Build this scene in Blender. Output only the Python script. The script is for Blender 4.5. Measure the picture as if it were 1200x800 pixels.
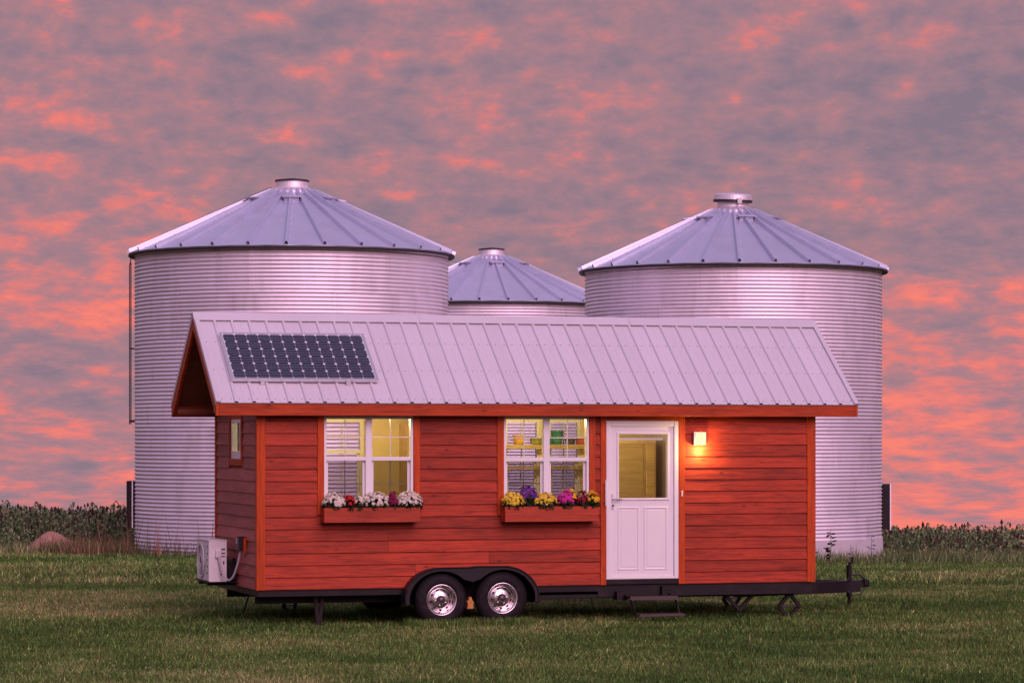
import bpy, math, random
import numpy as np
from mathutils import Vector, Matrix

for o in list(bpy.data.objects):
    bpy.data.objects.remove(o, do_unlink=True)
SC = bpy.context.scene
COL = SC.collection
random.seed(7)
RNG = np.random.default_rng(11)
R = math.radians

# ------------------------------------------------------------------ camera
CAM_H = 2.43
cam_d = bpy.data.cameras.new('camera')
cam = bpy.data.objects.new('camera', cam_d)
COL.objects.link(cam)
cam.location = (0, 0, CAM_H)
cam.rotation_euler = (R(90), 0, 0)
cam_d.sensor_width = 36
cam_d.lens = 36 * 3439.0 / 1200
cam_d.shift_y = (511.4 - 400) / 1200
cam_d.clip_end = 6000
SC.camera = cam
SC.render.resolution_x = 1024
SC.render.resolution_y = 682

# ------------------------------------------------------------------ sky, sun, exposure
SUN_AZ = R(24)          # sun stands behind the camera, 24 degrees to the right
SUN_EL = R(30)
W = bpy.data.worlds.new('World')
SC.world = W
W.use_nodes = True
nt = W.node_tree
nt.nodes.clear()


def nd(t, kind, **kw):
    n = t.nodes.new(kind)
    for k, v in kw.items():
        if k == 'inp':
            for kk, vv in v.items():
                n.inputs[kk].default_value = vv
        else:
            setattr(n, k, v)
    return n


def math_n(t, op, a, b=None, clamp=False):
    n = t.nodes.new('ShaderNodeMath')
    n.operation = op
    n.use_clamp = clamp
    for i, s in enumerate((a, b)):
        if s is None:
            continue
        if isinstance(s, (int, float)):
            n.inputs[i].default_value = s
        else:
            t.links.new(s, n.inputs[i])
    return n.outputs[0]


def ramp_n(t, fac, stops, interp='LINEAR'):
    n = t.nodes.new('ShaderNodeValToRGB')
    n.color_ramp.interpolation = interp
    el = n.color_ramp.elements
    while len(el) < len(stops):
        el.new(0.5)
    for e, (p, c) in zip(el, stops):
        e.position = p
        e.color = (c, c, c, 1) if isinstance(c, (int, float)) else tuple(c) + (1,)
    t.links.new(fac, n.inputs[0])
    return n.outputs[0]


def mix_n(t, fac, a, b, blend='MIX'):
    n = t.nodes.new('ShaderNodeMix')
    n.data_type = 'RGBA'
    n.blend_type = blend
    for i, s in ((0, fac), (6, a), (7, b)):
        if isinstance(s, (int, float)):
            n.inputs[i].default_value = s
        elif isinstance(s, tuple):
            n.inputs[i].default_value = s + (1,) if len(s) == 3 else s
        else:
            t.links.new(s, n.inputs[i])
    return n.outputs[2]


def noise_n(t, vec, scale, detail=4, rough=0.5, dist=0.0):
    n = nd(t, 'ShaderNodeTexNoise', inp={'Scale': scale, 'Detail': detail, 'Roughness': rough, 'Distortion': dist})
    if vec is not None:
        t.links.new(vec, n.inputs['Vector'])
    return n.outputs['Fac']


def mapping_n(t, vec, scale=(1, 1, 1), loc=(0, 0, 0)):
    m = nd(t, 'ShaderNodeMapping')
    m.inputs['Scale'].default_value = scale
    m.inputs['Location'].default_value = loc
    t.links.new(vec, m.inputs['Vector'])
    return m.outputs[0]


sky = nd(nt, 'ShaderNodeTexSky', sky_type='NISHITA', sun_disc=False)
sky.sun_elevation = R(5)
sky.sun_rotation = math.pi - SUN_AZ
sky.altitude = 200
sky.dust_density = 2.0
tc = nd(nt, 'ShaderNodeTexCoord')
gen = tc.outputs['Generated']
sep = nd(nt, 'ShaderNodeSeparateXYZ')
nt.links.new(gen, sep.inputs[0])
elev = sep.outputs['Z']
# ragged lit clouds, drawn out sideways and packed closer towards the horizon
zc_ = math_n(nt, 'MAXIMUM', elev, -0.05)
zl = math_n(nt, 'MULTIPLY', math_n(nt, 'LOGARITHM', math_n(nt, 'ADD', zc_, 0.13), 2.71828), 1.0)
cz_ = nd(nt, 'ShaderNodeCombineXYZ')
nt.links.new(sep.outputs['X'], cz_.inputs[0])
nt.links.new(sep.outputs['Y'], cz_.inputs[1])
nt.links.new(zl, cz_.inputs[2])
cv = cz_.outputs[0]
n_big = noise_n(nt, mapping_n(nt, cv, (9, 9, 3.2), (3.1, 0.4, 1.2)), 1.0, 3, 0.5, 0.1)
n_mid = noise_n(nt, mapping_n(nt, cv, (37, 37, 19), (4.9, 2.2, 7.3)), 1.0, 8, 0.60, 0.15)
n_fin = noise_n(nt, mapping_n(nt, cv, (88, 88, 44), (8.2, 1.0, 4.0)), 1.0, 6, 0.62, 0.2)
s1 = math_n(nt, 'MULTIPLY', n_mid, 0.55)
s2 = math_n(nt, 'MULTIPLY', n_fin, 0.30)
s3 = math_n(nt, 'MULTIPLY', n_big, 0.34)
low = math_n(nt, 'MULTIPLY', math_n(nt, 'SUBTRACT', 0.078, zc_), 0.85)
cl0 = math_n(nt, 'ADD', math_n(nt, 'ADD', s1, s2), s3)
cl = math_n(nt, 'ADD', math_n(nt, 'ADD', math_n(nt, 'MULTIPLY', math_n(nt, 'SUBTRACT', cl0, 0.595), 1.42), 0.584), low)
cloud = ramp_n(nt, cl, [(0.38, (0.245, 0.185, 0.245)), (0.53, (0.350, 0.208, 0.255)), (0.605, (0.43, 0.215, 0.250)), (0.66, (0.57, 0.215, 0.232)),
                        (0.72, (0.77, 0.212, 0.200)), (0.80, (0.94, 0.230, 0.180))])
# overhead the dusk sky opens to lavender between thinner cloud
nish = mix_n(nt, 1.0, sky.outputs[0], (0.085, 0.085, 0.085), 'MULTIPLY')
thin = mix_n(nt, ramp_n(nt, cl, [(0.42, 0.40), (0.62, 0.85)]), nish, (0.78, 0.58, 0.98))
up = ramp_n(nt, elev, [(0.14, 0.0), (0.45, 1.0)], 'EASE')
skycol = mix_n(nt, up, cloud, thin)
bg = nd(nt, 'ShaderNodeBackground', inp={'Strength': 1.0})
nt.links.new(skycol, bg.inputs[0])
wo = nd(nt, 'ShaderNodeOutputWorld')
nt.links.new(bg.outputs[0], wo.inputs[0])

sun_d = bpy.data.lights.new('sun', 'SUN')
sun_d.energy = 2.35
sun_d.angle = R(46)
sun_d.color = (1.0, 0.60, 0.76)
sun = bpy.data.objects.new('sun', sun_d)
COL.objects.link(sun)
sdir = Vector((math.sin(SUN_AZ) * math.cos(SUN_EL), -math.cos(SUN_AZ) * math.cos(SUN_EL), math.sin(SUN_EL)))
sun.rotation_euler = sdir.to_track_quat('Z', 'Y').to_euler()
sun.location = sdir * 60

vs = SC.view_settings
vs.view_transform = 'Standard'
vs.look = 'None'
vs.exposure = 0.0
vs.gamma = 1.0
vs.use_curve_mapping = False

# ------------------------------------------------------------------ materials
MATS = {}


def mat(name, base, rough=0.6, metal=0.0, var=0.0, vscale=8.0, spec=0.5, bump=0.0, bscale=60.0, rnd=0.0,
        dirt=None, dscale=3.0, damt=0.3, stretch=(1, 1, 1)):
    m = bpy.data.materials.new(name)
    m.use_nodes = True
    t = m.node_tree
    b = t.nodes['Principled BSDF']
    b.inputs['Roughness'].default_value = rough
    b.inputs['Metallic'].default_value = metal
    b.inputs['Specular IOR Level'].default_value = spec
    co = nd(t, 'ShaderNodeTexCoord').outputs['Object']
    oi = nd(t, 'ShaderNodeObjectInfo')
    add = nd(t, 'ShaderNodeVectorMath', operation='ADD')
    t.links.new(co, add.inputs[0])
    sc = nd(t, 'ShaderNodeVectorMath', operation='SCALE')
    cmb = nd(t, 'ShaderNodeCombineXYZ')
    for i in range(3):
        t.links.new(math_n(t, 'MULTIPLY', oi.outputs['Random'], 17.3 + 9.1 * i), cmb.inputs[i])
    t.links.new(cmb.outputs[0], add.inputs[1])
    v = mapping_n(t, add.outputs[0], stretch)
    col = None
    n1 = noise_n(t, v, vscale, 5, 0.6)
    f = math_n(t, 'ADD', math_n(t, 'MULTIPLY', math_n(t, 'SUBTRACT', n1, 0.5), 2.0 * var),
               math_n(t, 'ADD', 1.0, math_n(t, 'MULTIPLY', math_n(t, 'SUBTRACT', oi.outputs['Random'], 0.5), 2 * rnd)))
    cm = nd(t, 'ShaderNodeVectorMath', operation='SCALE')
    cm.inputs[0].default_value = base
    t.links.new(f, cm.inputs['Scale'])
    col = cm.outputs[0]
    if dirt is not None:
        dm = ramp_n(t, noise_n(t, v, dscale, 6, 0.65, 0.5), [(0.5, 0.0), (0.75, damt)])
        col = mix_n(t, dm, col, dirt)
    t.links.new(col, b.inputs['Base Color'])
    if var > 0:
        t.links.new(math_n(t, 'ADD', rough - 0.08, math_n(t, 'MULTIPLY', n1, 0.16)), b.inputs['Roughness'])
    if bump > 0:
        bp = nd(t, 'ShaderNodeBump', inp={'Strength': bump, 'Distance': 0.01})
        t.links.new(noise_n(t, v, bscale, 4, 0.6), bp.inputs['Height'])
        t.links.new(bp.outputs[0], b.inputs['Normal'])
    MATS[name] = m
    return m


def wood_mat(name, base, dark, rnd=0.2, rough=0.55, knots=0.8):
    m = bpy.data.materials.new(name)
    m.use_nodes = True
    t = m.node_tree
    b = t.nodes['Principled BSDF']
    b.inputs['Specular IOR Level'].default_value = 0.22
    co = nd(t, 'ShaderNodeTexCoord').outputs['Object']
    oi = nd(t, 'ShaderNodeObjectInfo')
    cmb = nd(t, 'ShaderNodeCombineXYZ')
    for i in range(3):
        t.links.new(math_n(t, 'MULTIPLY', oi.outputs['Random'], 31.0 + 13.7 * i), cmb.inputs[i])
    add = nd(t, 'ShaderNodeVectorMath', operation='ADD')
    t.links.new(co, add.inputs[0])
    t.links.new(cmb.outputs[0], add.inputs[1])
    v = add.outputs[0]
    grain = noise_n(t, mapping_n(t, v, (1.6, 30, 30)), 1.0, 6, 0.7, 1.2)
    fine = noise_n(t, mapping_n(t, v, (6, 110, 110)), 1.0, 3, 0.6)
    blotch = noise_n(t, mapping_n(t, v, (1.1, 5, 5)), 1.0, 4, 0.6)
    vor = nd(t, 'ShaderNodeTexVoronoi', inp={'Scale': 1.0, 'Randomness': 1.0})
    t.links.new(mapping_n(t, v, (2.6, 6, 6)), vor.inputs['Vector'])
    knot = ramp_n(t, vor.outputs['Distance'], [(0.035, knots), (0.115, 0.0)])
    g = ramp_n(t, math_n(t, 'ADD', math_n(t, 'MULTIPLY', grain, 0.75), math_n(t, 'MULTIPLY', fine, 0.25)),
               [(0.37, 0.88), (0.56, 0.0)])
    col = mix_n(t, g, base, dark)
    col = mix_n(t, knot, col, tuple(c * 0.5 for c in dark))
    f = math_n(t, 'ADD', math_n(t, 'MULTIPLY', math_n(t, 'SUBTRACT', blotch, 0.5), 0.9),
               math_n(t, 'ADD', 1.0, math_n(t, 'MULTIPLY', math_n(t, 'SUBTRACT', oi.outputs['Random'], 0.5), 2 * rnd)))
    cm = nd(t, 'ShaderNodeVectorMath', operation='SCALE')
    t.links.new(col, cm.inputs[0])
    t.links.new(f, cm.inputs['Scale'])
    t.links.new(cm.outputs[0], b.inputs['Base Color'])
    t.links.new(math_n(t, 'ADD', rough - 0.1, math_n(t, 'MULTIPLY', grain, 0.25)), b.inputs['Roughness'])
    bp = nd(t, 'ShaderNodeBump', inp={'Strength': 0.35, 'Distance': 0.004})
    t.links.new(grain, bp.inputs['Height'])
    t.links.new(bp.outputs[0], b.inputs['Normal'])
    MATS[name] = m
    return m


def glass_mat(name, tint):
    m = bpy.data.materials.new(name)
    m.use_nodes = True
    t = m.node_tree
    t.nodes.clear()
    tr = nd(t, 'ShaderNodeBsdfTransparent', inp={'Color': tint + (1,)})
    gl = nd(t, 'ShaderNodeBsdfGlossy', inp={'Color': (1, 1, 1, 1), 'Roughness': 0.02})
    fr = nd(t, 'ShaderNodeFresnel', inp={'IOR': 1.5})
    mx = nd(t, 'ShaderNodeMixShader')
    t.links.new(fr.outputs[0], mx.inputs[0])
    t.links.new(tr.outputs[0], mx.inputs[1])
    t.links.new(gl.outputs[0], mx.inputs[2])
    o = nd(t, 'ShaderNodeOutputMaterial')
    t.links.new(mx.outputs[0], o.inputs[0])
    MATS[name] = m
    return m


def emit_mat(name, col, s):
    m = bpy.data.materials.new(name)
    m.use_nodes = True
    t = m.node_tree
    t.nodes.clear()
    e = nd(t, 'ShaderNodeEmission', inp={'Color': col + (1,), 'Strength': s})
    o = nd(t, 'ShaderNodeOutputMaterial')
    t.links.new(e.outputs[0], o.inputs[0])
    MATS[name] = m
    return m


def attr_mat(name, rough=0.6, spec=0.2, trans=0.0):
    m = bpy.data.materials.new(name)
    m.use_nodes = True
    t = m.node_tree
    b = t.nodes['Principled BSDF']
    a = nd(t, 'ShaderNodeAttribute', attribute_name='tone')
    t.links.new(a.outputs['Color'], b.inputs['Base Color'])
    b.inputs['Roughness'].default_value = rough
    b.inputs['Specular IOR Level'].default_value = spec
    if trans > 0:
        tl = nd(t, 'ShaderNodeBsdfTranslucent')
        t.links.new(a.outputs['Color'], tl.inputs[0])
        mx = nd(t, 'ShaderNodeMixShader', inp={0: trans})
        t.links.new(b.outputs[0], mx.inputs[1])
        t.links.new(tl.outputs[0], mx.inputs[2])
        t.links.new(mx.outputs[0], t.nodes['Material Output'].inputs[0])
    MATS[name] = m
    return m


wood_mat('siding', (0.42, 0.045, 0.017), (0.15, 0.013, 0.007), 0.22)
wood_mat('siding_end_skylit', (0.47, 0.135, 0.12), (0.25, 0.065, 0.06), 0.2)  # greyer than the front boards: blue sky light painted into the stain colour
wood_mat('trim', (0.55, 0.072, 0.011), (0.30, 0.032, 0.007), 0.08, knots=0.5)
wood_mat('fascia_wood', (0.46, 0.060, 0.014), (0.22, 0.024, 0.007), 0.08)
wood_mat('planter', (0.44, 0.062, 0.03), (0.24, 0.03, 0.016), 0.1)
wood_mat('soffit', (0.27, 0.095, 0.055), (0.14, 0.045, 0.028), 0.1)
wood_mat('cabinet', (0.55, 0.40, 0.19), (0.42, 0.29, 0.13), 0.1, knots=0.2)
mat('wall_core', (0.30, 0.05, 0.035), 0.8, var=0.1)
mat('house_roof', (0.63, 0.60, 0.66), 0.42, 0.0, var=0.04, vscale=2.0, dirt=(0.55, 0.5, 0.52), dscale=1.6, damt=0.25, rnd=0.03)
mat('screw', (0.30, 0.27, 0.3), 0.4, 0.6)
mat('white_vinyl', (0.82, 0.80, 0.82), 0.35, var=0.03, vscale=3)
mat('door_white', (0.82, 0.79, 0.81), 0.38, var=0.03, vscale=2, dirt=(0.6, 0.52, 0.5), dscale=2.5, damt=0.15)
mat('black_steel', (0.012, 0.008, 0.010), 0.55, var=0.3, vscale=5, spec=0.25, dirt=(0.05, 0.03, 0.025), dscale=4, damt=0.5)
mat('well_shade', (0.004, 0.003, 0.004), 0.9, spec=0.05)  # near-black, so the shade inside the wheel wells is painted in
mat('black_plastic', (0.014, 0.010, 0.014), 0.45, var=0.2, spec=0.3)
mat('rubber', (0.013, 0.009, 0.012), 0.75, var=0.25, vscale=20, spec=0.2, dirt=(0.06, 0.045, 0.04), dscale=8, damt=0.4)
mat('galvanised', (0.96, 0.88, 0.96), 0.55, 0.82, var=0.07, vscale=2.2, rnd=0.05, dirt=(0.50, 0.42, 0.44), dscale=2.6, damt=0.28, stretch=(1, 1, 0.14))
mat('bin_roof', (0.62, 0.64, 0.80), 0.45, 0.6, var=0.07, vscale=1.6, rnd=0.05, dirt=(0.5, 0.45, 0.48), dscale=1.2, damt=0.3)
mat('dark_steel', (0.045, 0.038, 0.045), 0.55, 0.3, var=0.3)
mat('rim_steel', (0.70, 0.64, 0.66), 0.24, 1.0, var=0.06, vscale=14)
mat('hub_dark', (0.10, 0.075, 0.085), 0.4, 0.6)
mat('concrete', (0.46, 0.42, 0.44), 0.85, var=0.12, vscale=3, dirt=(0.3, 0.26, 0.24), dscale=2, damt=0.5)
mat('solar_cell', (0.012, 0.016, 0.042), 0.22, 0.0, var=0.2, vscale=30, spec=0.6, rnd=0.18)
mat('solar_back', (0.72, 0.74, 0.82), 0.3)
mat('aluminium', (0.78, 0.76, 0.78), 0.35, 0.85)
mat('ac_white', (0.78, 0.73, 0.74), 0.45, var=0.04, dirt=(0.5, 0.42, 0.4), dscale=5, damt=0.25)
mat('ac_dark', (0.10, 0.08, 0.09), 0.6)
mat('conduit', (0.55, 0.48, 0.52), 0.5)
mat('interior_wall', (0.80, 0.68, 0.36), 0.8, var=0.06)
mat('interior_floor', (0.38, 0.22, 0.09), 0.6, var=0.2)
mat('plaster', (0.62, 0.52, 0.56), 0.8)
mat('interior_white', (0.75, 0.68, 0.5), 0.6)
mat('chock', (0.55, 0.22, 0.05), 0.6, var=0.5, vscale=30, dirt=(0.12, 0.05, 0.02), dscale=25, damt=0.8)
mat('step_steel', (0.085, 0.055, 0.06), 0.5, 0.3, var=0.2)
glass_mat('glass', (0.92, 0.93, 0.92))
glass_mat('glass_screened', (0.62, 0.61, 0.62))
emit_mat('lamp_glow', (1.0, 0.70, 0.32), 1.9)
emit_mat('bulb_glow', (1.0, 0.72, 0.32), 6.0)
attr_mat('leaf', 0.6, 0.25, 0.25)
attr_mat('petal', 0.6, 0.2, 0.2)
attr_mat('blade', 0.65, 0.15, 0.2)


# ------------------------------------------------------------------ mesh helpers
class MB:
    def __init__(self):
        self.v, self.f = [], []

    def add(self, vs, fs):
        k = len(self.v)
        self.v += [tuple(p) for p in vs]
        self.f += [tuple(i + k for i in q) for q in fs]
        return self

    def box(self, x0, x1, y0, y1, z0, z1):
        return self.add([(x0, y0, z0), (x1, y0, z0), (x1, y1, z0), (x0, y1, z0), (x0, y0, z1), (x1, y0, z1), (x1, y1, z1), (x0, y1, z1)],
                        [(0, 3, 2, 1), (4, 5, 6, 7), (0, 1, 5, 4), (1, 2, 6, 5), (2, 3, 7, 6), (3, 0, 4, 7)])

    def bbox(self, x0, x1, y0, y1, z0, z1, c):
        """box with its four front (-y) edges chamfered by c"""
        return self.add([(x0 + c, y0, z0 + c), (x1 - c, y0, z0 + c), (x1 - c, y0, z1 - c), (x0 + c, y0, z1 - c),
                         (x0, y0 + c, z0), (x1, y0 + c, z0), (x1, y0 + c, z1), (x0, y0 + c, z1),
                         (x0, y1, z0), (x1, y1, z0), (x1, y1, z1), (x0, y1, z1)],
                        [(0, 1, 2, 3), (0, 4, 5, 1), (1, 5, 6, 2), (2, 6, 7, 3), (3, 7, 4, 0),
                         (4, 8, 9, 5), (5, 9, 10, 6), (6, 10, 11, 7), (7, 11, 8, 4), (8, 11, 10, 9)])

    def prism(self, poly, fn, a, b):
        """poly of 2-d points, fn(p, q, w) -> 3-d; extruded from w=a to w=b"""
        n = len(poly)
        vs = [fn(p, q, a) for p, q in poly] + [fn(p, q, b) for p, q in poly]
        fs = [tuple(range(n)), tuple(range(2 * n - 1, n - 1, -1))]
        fs += [(i, i + n, (i + 1) % n + n, (i + 1) % n) for i in range(n)]
        return self.add(vs, fs)

    def tube(self, pts, r, n=8, caps=True):
        pts = [Vector(p) for p in pts]
        rs = r if isinstance(r, (list, tuple)) else [r] * len(pts)
        rings = []
        for i, p in enumerate(pts):
            d = (pts[min(i + 1, len(pts) - 1)] - pts[max(i - 1, 0)]).normalized()
            a = d.cross(Vector((0.13, 0.31, 0.94)))
            if a.length < 0.2:
                a = d.cross(Vector((1, 0, 0)))
            a.normalize()
            b = d.cross(a)
            rings.append([p + (a * math.cos(2 * math.pi * k / n) + b * math.sin(2 * math.pi * k / n)) * rs[i] for k in range(n)])
        vs = [q for g in rings for q in g]
        fs = []
        for i in range(len(pts) - 1):
            for k in range(n):
                fs.append((i * n + k, i * n + (k + 1) % n, (i + 1) * n + (k + 1) % n, (i + 1) * n + k))
        if caps:
            fs.append(tuple(range(n - 1, -1, -1)))
            fs.append(tuple((len(pts) - 1) * n + k for k in range(n)))
        return self.add(vs, fs)

    def bar(self, p0, p1, w, h):
        """rectangular bar between two points, h measured along z-ish"""
        p0, p1 = Vector(p0), Vector(p1)
        d = (p1 - p0).normalized()
        a = d.cross(Vector((0, 0, 1)))
        if a.length < 0.05:
            a = Vector((0, 1, 0))
        a.normalize()
        b = a.cross(d).normalized()
        vs = []
        for p in (p0, p1):
            for s, q in ((-1, -1), (1, -1), (1, 1), (-1, 1)):
                vs.append(p + a * (s * w / 2) + b * (q * h / 2))
        return self.add(vs, [(0, 3, 2, 1), (4, 5, 6, 7), (0, 1, 5, 4), (1, 2, 6, 5), (2, 3, 7, 6), (3, 0, 4, 7)])

    def lathe(self, prof, n=32, fn=None, close=False):
        """prof of (r, h); fn maps (x, y, h) -> 3-d"""
        fn = fn or (lambda x, y, h: (x, y, h))
        vs = []
        for r, h in prof:
            for k in range(n):
                a = 2 * math.pi * k / n
                vs.append(fn(r * math.cos(a), r * math.sin(a), h))
        fs = []
        m = len(prof)
        for i in range(m - 1 if not close else m):
            j = (i + 1) % m
            for k in range(n):
                fs.append((i * n + k, i * n + (k + 1) % n, j * n + (k + 1) % n, j * n + k))
        return self.add(vs, fs)

    def mesh(self, name, m, smooth=False):
        me = bpy.data.meshes.new(name)
        me.from_pydata(self.v, [], self.f)
        me.update()
        if smooth:
            me.shade_smooth()
        me.materials.append(MATS[m])
        return me

    def obj(self, name, m, parent=None, smooth=False, loc=None, rot=None):
        return link(name, self.mesh(name, m, smooth), parent, loc, rot)


def link(name, me, parent=None, loc=None, rot=None):
    o = bpy.data.objects.new(name, me)
    COL.objects.link(o)
    if parent is not None:
        o.parent = parent
    if loc is not None:
        o.location = loc
    if rot is not None:
        o.rotation_euler = rot
    return o


def tag(o, label=None, cat=None, group=None, kind=None):
    for k, v in (('label', label), ('category', cat), ('group', group), ('kind', kind)):
        if v:
            o[k] = v
    return o


def empty(name, loc, rz=0.0, label=None, cat=None, group=None):
    o = bpy.data.objects.new(name, None)
    COL.objects.link(o)
    o.location = loc
    o.rotation_euler = (0, 0, rz)
    o.empty_display_size = 0.2
    return tag(o, label, cat, group)


def tri_mesh(name, verts, tones, m, faces=None):
    """verts (N,3) float array; tri soup unless faces given; tones (N,3)"""
    me = bpy.data.meshes.new(name)
    n = len(verts)
    if faces is None:
        faces = np.arange(n, dtype=np.int32).reshape(-1, 3)
    nf = len(faces)
    me.vertices.add(n)
    me.vertices.foreach_set('co', verts.astype(np.float32).ravel())
    me.loops.add(nf * 3)
    me.loops.foreach_set('vertex_index', faces.astype(np.int32).ravel())
    me.polygons.add(nf)
    me.polygons.foreach_set('loop_start', np.arange(0, nf * 3, 3, dtype=np.int32))
    me.polygons.foreach_set('loop_total', np.full(nf, 3, dtype=np.int32))
    me.update(calc_edges=True)
    a = me.color_attributes.new('tone', 'FLOAT_COLOR', 'POINT')
    c = np.ones((n, 4), np.float32)
    c[:, :3] = tones
    a.data.foreach_set('color', c.ravel())
    me.materials.append(MATS[m])
    me.validate()
    return me


# ------------------------------------------------------------------ ground
def gz(x, y):
    """height of the field: level round the house, falling away behind the bins"""
    x = np.asarray(x, float)
    y = np.asarray(y, float)
    a = np.clip(y - 43, 0, None)
    b = np.clip(y - 88, 0, None)
    c = np.clip(-y - 60, 0, None)
    z = -(0.0245 + 0.0045 * np.tanh(x / 5.0)) * (a - 3 * (1 - np.exp(-a / 3))) - 0.022 * b - 0.0 * c
    z = z + 0.007 * np.sin(x * 0.9 + 0.4 * y) * np.sin(y * 0.6 - 0.2 * x) + 0.012 * np.sin(x * 0.33 + 1.3) * np.cos(y * 0.27)
    return z


def build_ground():
    xs = np.concatenate([[-900, -400, -200, -100, -60], np.linspace(-40, 40, 121), [60, 100, 200, 400, 900]])
    ys = np.concatenate([[-900, -400, -200, -100, -40, 0, 10], np.linspace(15, 130, 170), [150, 200, 300, 500, 900, 1600, 2600]])
    X, Y = np.meshgrid(xs, ys)
    Z = gz(X, Y)
    v = np.stack([X, Y, Z], -1).reshape(-1, 3)
    nx = len(xs)
    f = []
    for j in range(len(ys) - 1):
        for i in range(nx - 1):
            k = j * nx + i
            f.append((k, k + 1, k + nx + 1, k + nx))
    me = bpy.data.meshes.new('ground')
    me.from_pydata([tuple(p) for p in v], [], f)
    me.shade_smooth()
    m = bpy.data.materials.new('turf')
    m.use_nodes = True
    t = m.node_tree
    b = t.nodes['Principled BSDF']
    b.inputs['Roughness'].default_value = 0.9
    b.inputs['Specular IOR Level'].default_value = 0.1
    co = nd(t, 'ShaderNodeTexCoord').outputs['Object']
    n1 = noise_n(t, co, 0.45, 5, 0.6)
    n2 = noise_n(t, co, 9.0, 5, 0.7)
    n3 = noise_n(t, co, 60.0, 3, 0.7)
    c = ramp_n(t, math_n(t, 'ADD', math_n(t, 'MULTIPLY', n1, 0.4), math_n(t, 'MULTIPLY', n2, 0.6)),
               [(0.35, (0.032, 0.046, 0.014)), (0.5, (0.058, 0.072, 0.024)), (0.66, (0.11, 0.095, 0.045))])
    c = mix_n(t, ramp_n(t, n3, [(0.35, 0.6), (0.6, 0.0)]), c, (0.022, 0.022, 0.010))
    t.links.new(c, b.inputs['Base Color'])
    bp = nd(t, 'ShaderNodeBump', inp={'Strength': 0.8, 'Distance': 0.05})
    t.links.new(n3, bp.inputs['Height'])
    t.links.new(bp.outputs[0], b.inputs['Normal'])
    MATS['turf'] = m
    me.materials.append(m)
    o = link('ground', me)
    tag(o, kind='structure')


build_ground()

# ------------------------------------------------------------------ grain bins
PITCH = 0.1016
R_BIN = 4.115
N_RIB = 28
RD = R(24.0)
SL = math.tan(RD)
R_TOP = 0.62
R_EAVE = 4.29


def corr_r(h):
    return R_BIN + 0.0165 * math.cos(2 * math.pi * h / PITCH)


def sheet_mesh(ncorr, proud):
    """one curved corrugated sheet, a sixth of the way round, with its bolted lap edge"""
    mb = MB()
    na, per = 22, 8
    th = math.pi / 3
    nz = ncorr * per
    vs, fs = [], []
    for j in range(nz + 1):
        h = j * PITCH / per
        for i in range(na + 1):
            a = -0.012 + (th + 0.012) * i / na
            r = corr_r(h) + (0.003 if i < 2 else 0.0)
            vs.append((r * math.cos(a), r * math.sin(a), h))
    for j in range(nz):
        for i in range(na):
            k = j * (na + 1) + i
            fs.append((k, k + 1, k + na + 2, k + na + 1))
    mb.add(vs, fs)
    for j in range(ncorr):
        for a in (0.002, 0.018):
            h = (j + 1.0 if j < ncorr - 1 else j + 0.9) * PITCH
            r = corr_r(h) + 0.003
            c, s = math.cos(a), math.sin(a)
            q = 0.017
            base = [(r * c - s * dx, r * s + c * dx, h + dz) for dx, dz in ((-q, -q), (q, -q), (q, q), (-q, q))]
            mb.add(base + [((r + 0.012) * c, (r + 0.012) * s, h)], [(0, 1, 4), (1, 2, 4), (2, 3, 4), (3, 0, 4)])
    return mb.mesh('wall_sheet', 'galvanised', True)


SHEET_FULL = sheet_mesh(11, 0)
SHEET_SHORT = sheet_mesh(6, 0)


def roof_panel_mesh():
    mb = MB()
    d = 2 * math.pi / N_RIB

    def P(r, a, up):
        z = (R_EAVE - r) * SL
        nx = up * math.sin(RD)
        nz = up * math.cos(RD)
        return ((r + nx) * math.cos(a), (r + nx) * math.sin(a), z + nz)
    segs = 8
    rs = [R_TOP + (R_EAVE - R_TOP) * i / segs for i in range(segs + 1)]
    # section across the panel: open-ended rib at the near edge, then a shallow pan
    for i in range(segs):
        for (w0, u0), (w1, u1) in (((-0.045, 0.0), (-0.028, 0.092)), ((-0.028, 0.092), (0.028, 0.092)), ((0.028, 0.092), (0.045, 0.0))):
            q = []
            for r in (rs[i], rs[i + 1]):
                for w, u in ((w0, u0), (w1, u1)):
                    q.append(P(r, w / max(r, 0.3), u + 0.002))
            mb.add(q, [(0, 1, 3, 2)])
        q = [P(rs[i], 0, 0), P(rs[i], d / 2, -0.004), P(rs[i], d, 0), P(rs[i + 1], 0, 0), P(rs[i + 1], d / 2, -0.004), P(rs[i + 1], d, 0)]
        mb.add(q, [(0, 1, 4, 3), (1, 2, 5, 4)])
    # turned-down lip at the eave
    e0, e1 = P(R_EAVE, 0, 0), P(R_EAVE, d, 0)
    mb.add([e0, e1, (e1[0], e1[1], e1[2] - 0.02), (e0[0], e0[1], e0[2] - 0.02)], [(0, 1, 2, 3)])
    # fastener heads along the rib foot
    for i in range(9):
        r = R_TOP + 0.3 + i * 0.4
        a = 0.06 / r
        p = P(r, a, 0.012)
        mb.box(p[0] - 0.01, p[0] + 0.01, p[1] - 0.01, p[1] + 0.01, p[2] - 0.012, p[2] + 0.006)
    return mb.mesh('roof_panel', 'bin_roof')


ROOF_PANEL = roof_panel_mesh()


def roof_vent_mesh():
    mb = MB()
    mb.box(-0.20, 0.02, -0.19, 0.19, 0.0, 0.10)
    v = mb.mesh('roof_vent', 'bin_roof')
    m2 = MB()
    m2.box(-0.24, 0.10, -0.25, 0.25, 0.105, 0.135)
    return v, m2.mesh('vent_hood', 'bin_roof')


VENT, HOOD = roof_vent_mesh()


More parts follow.
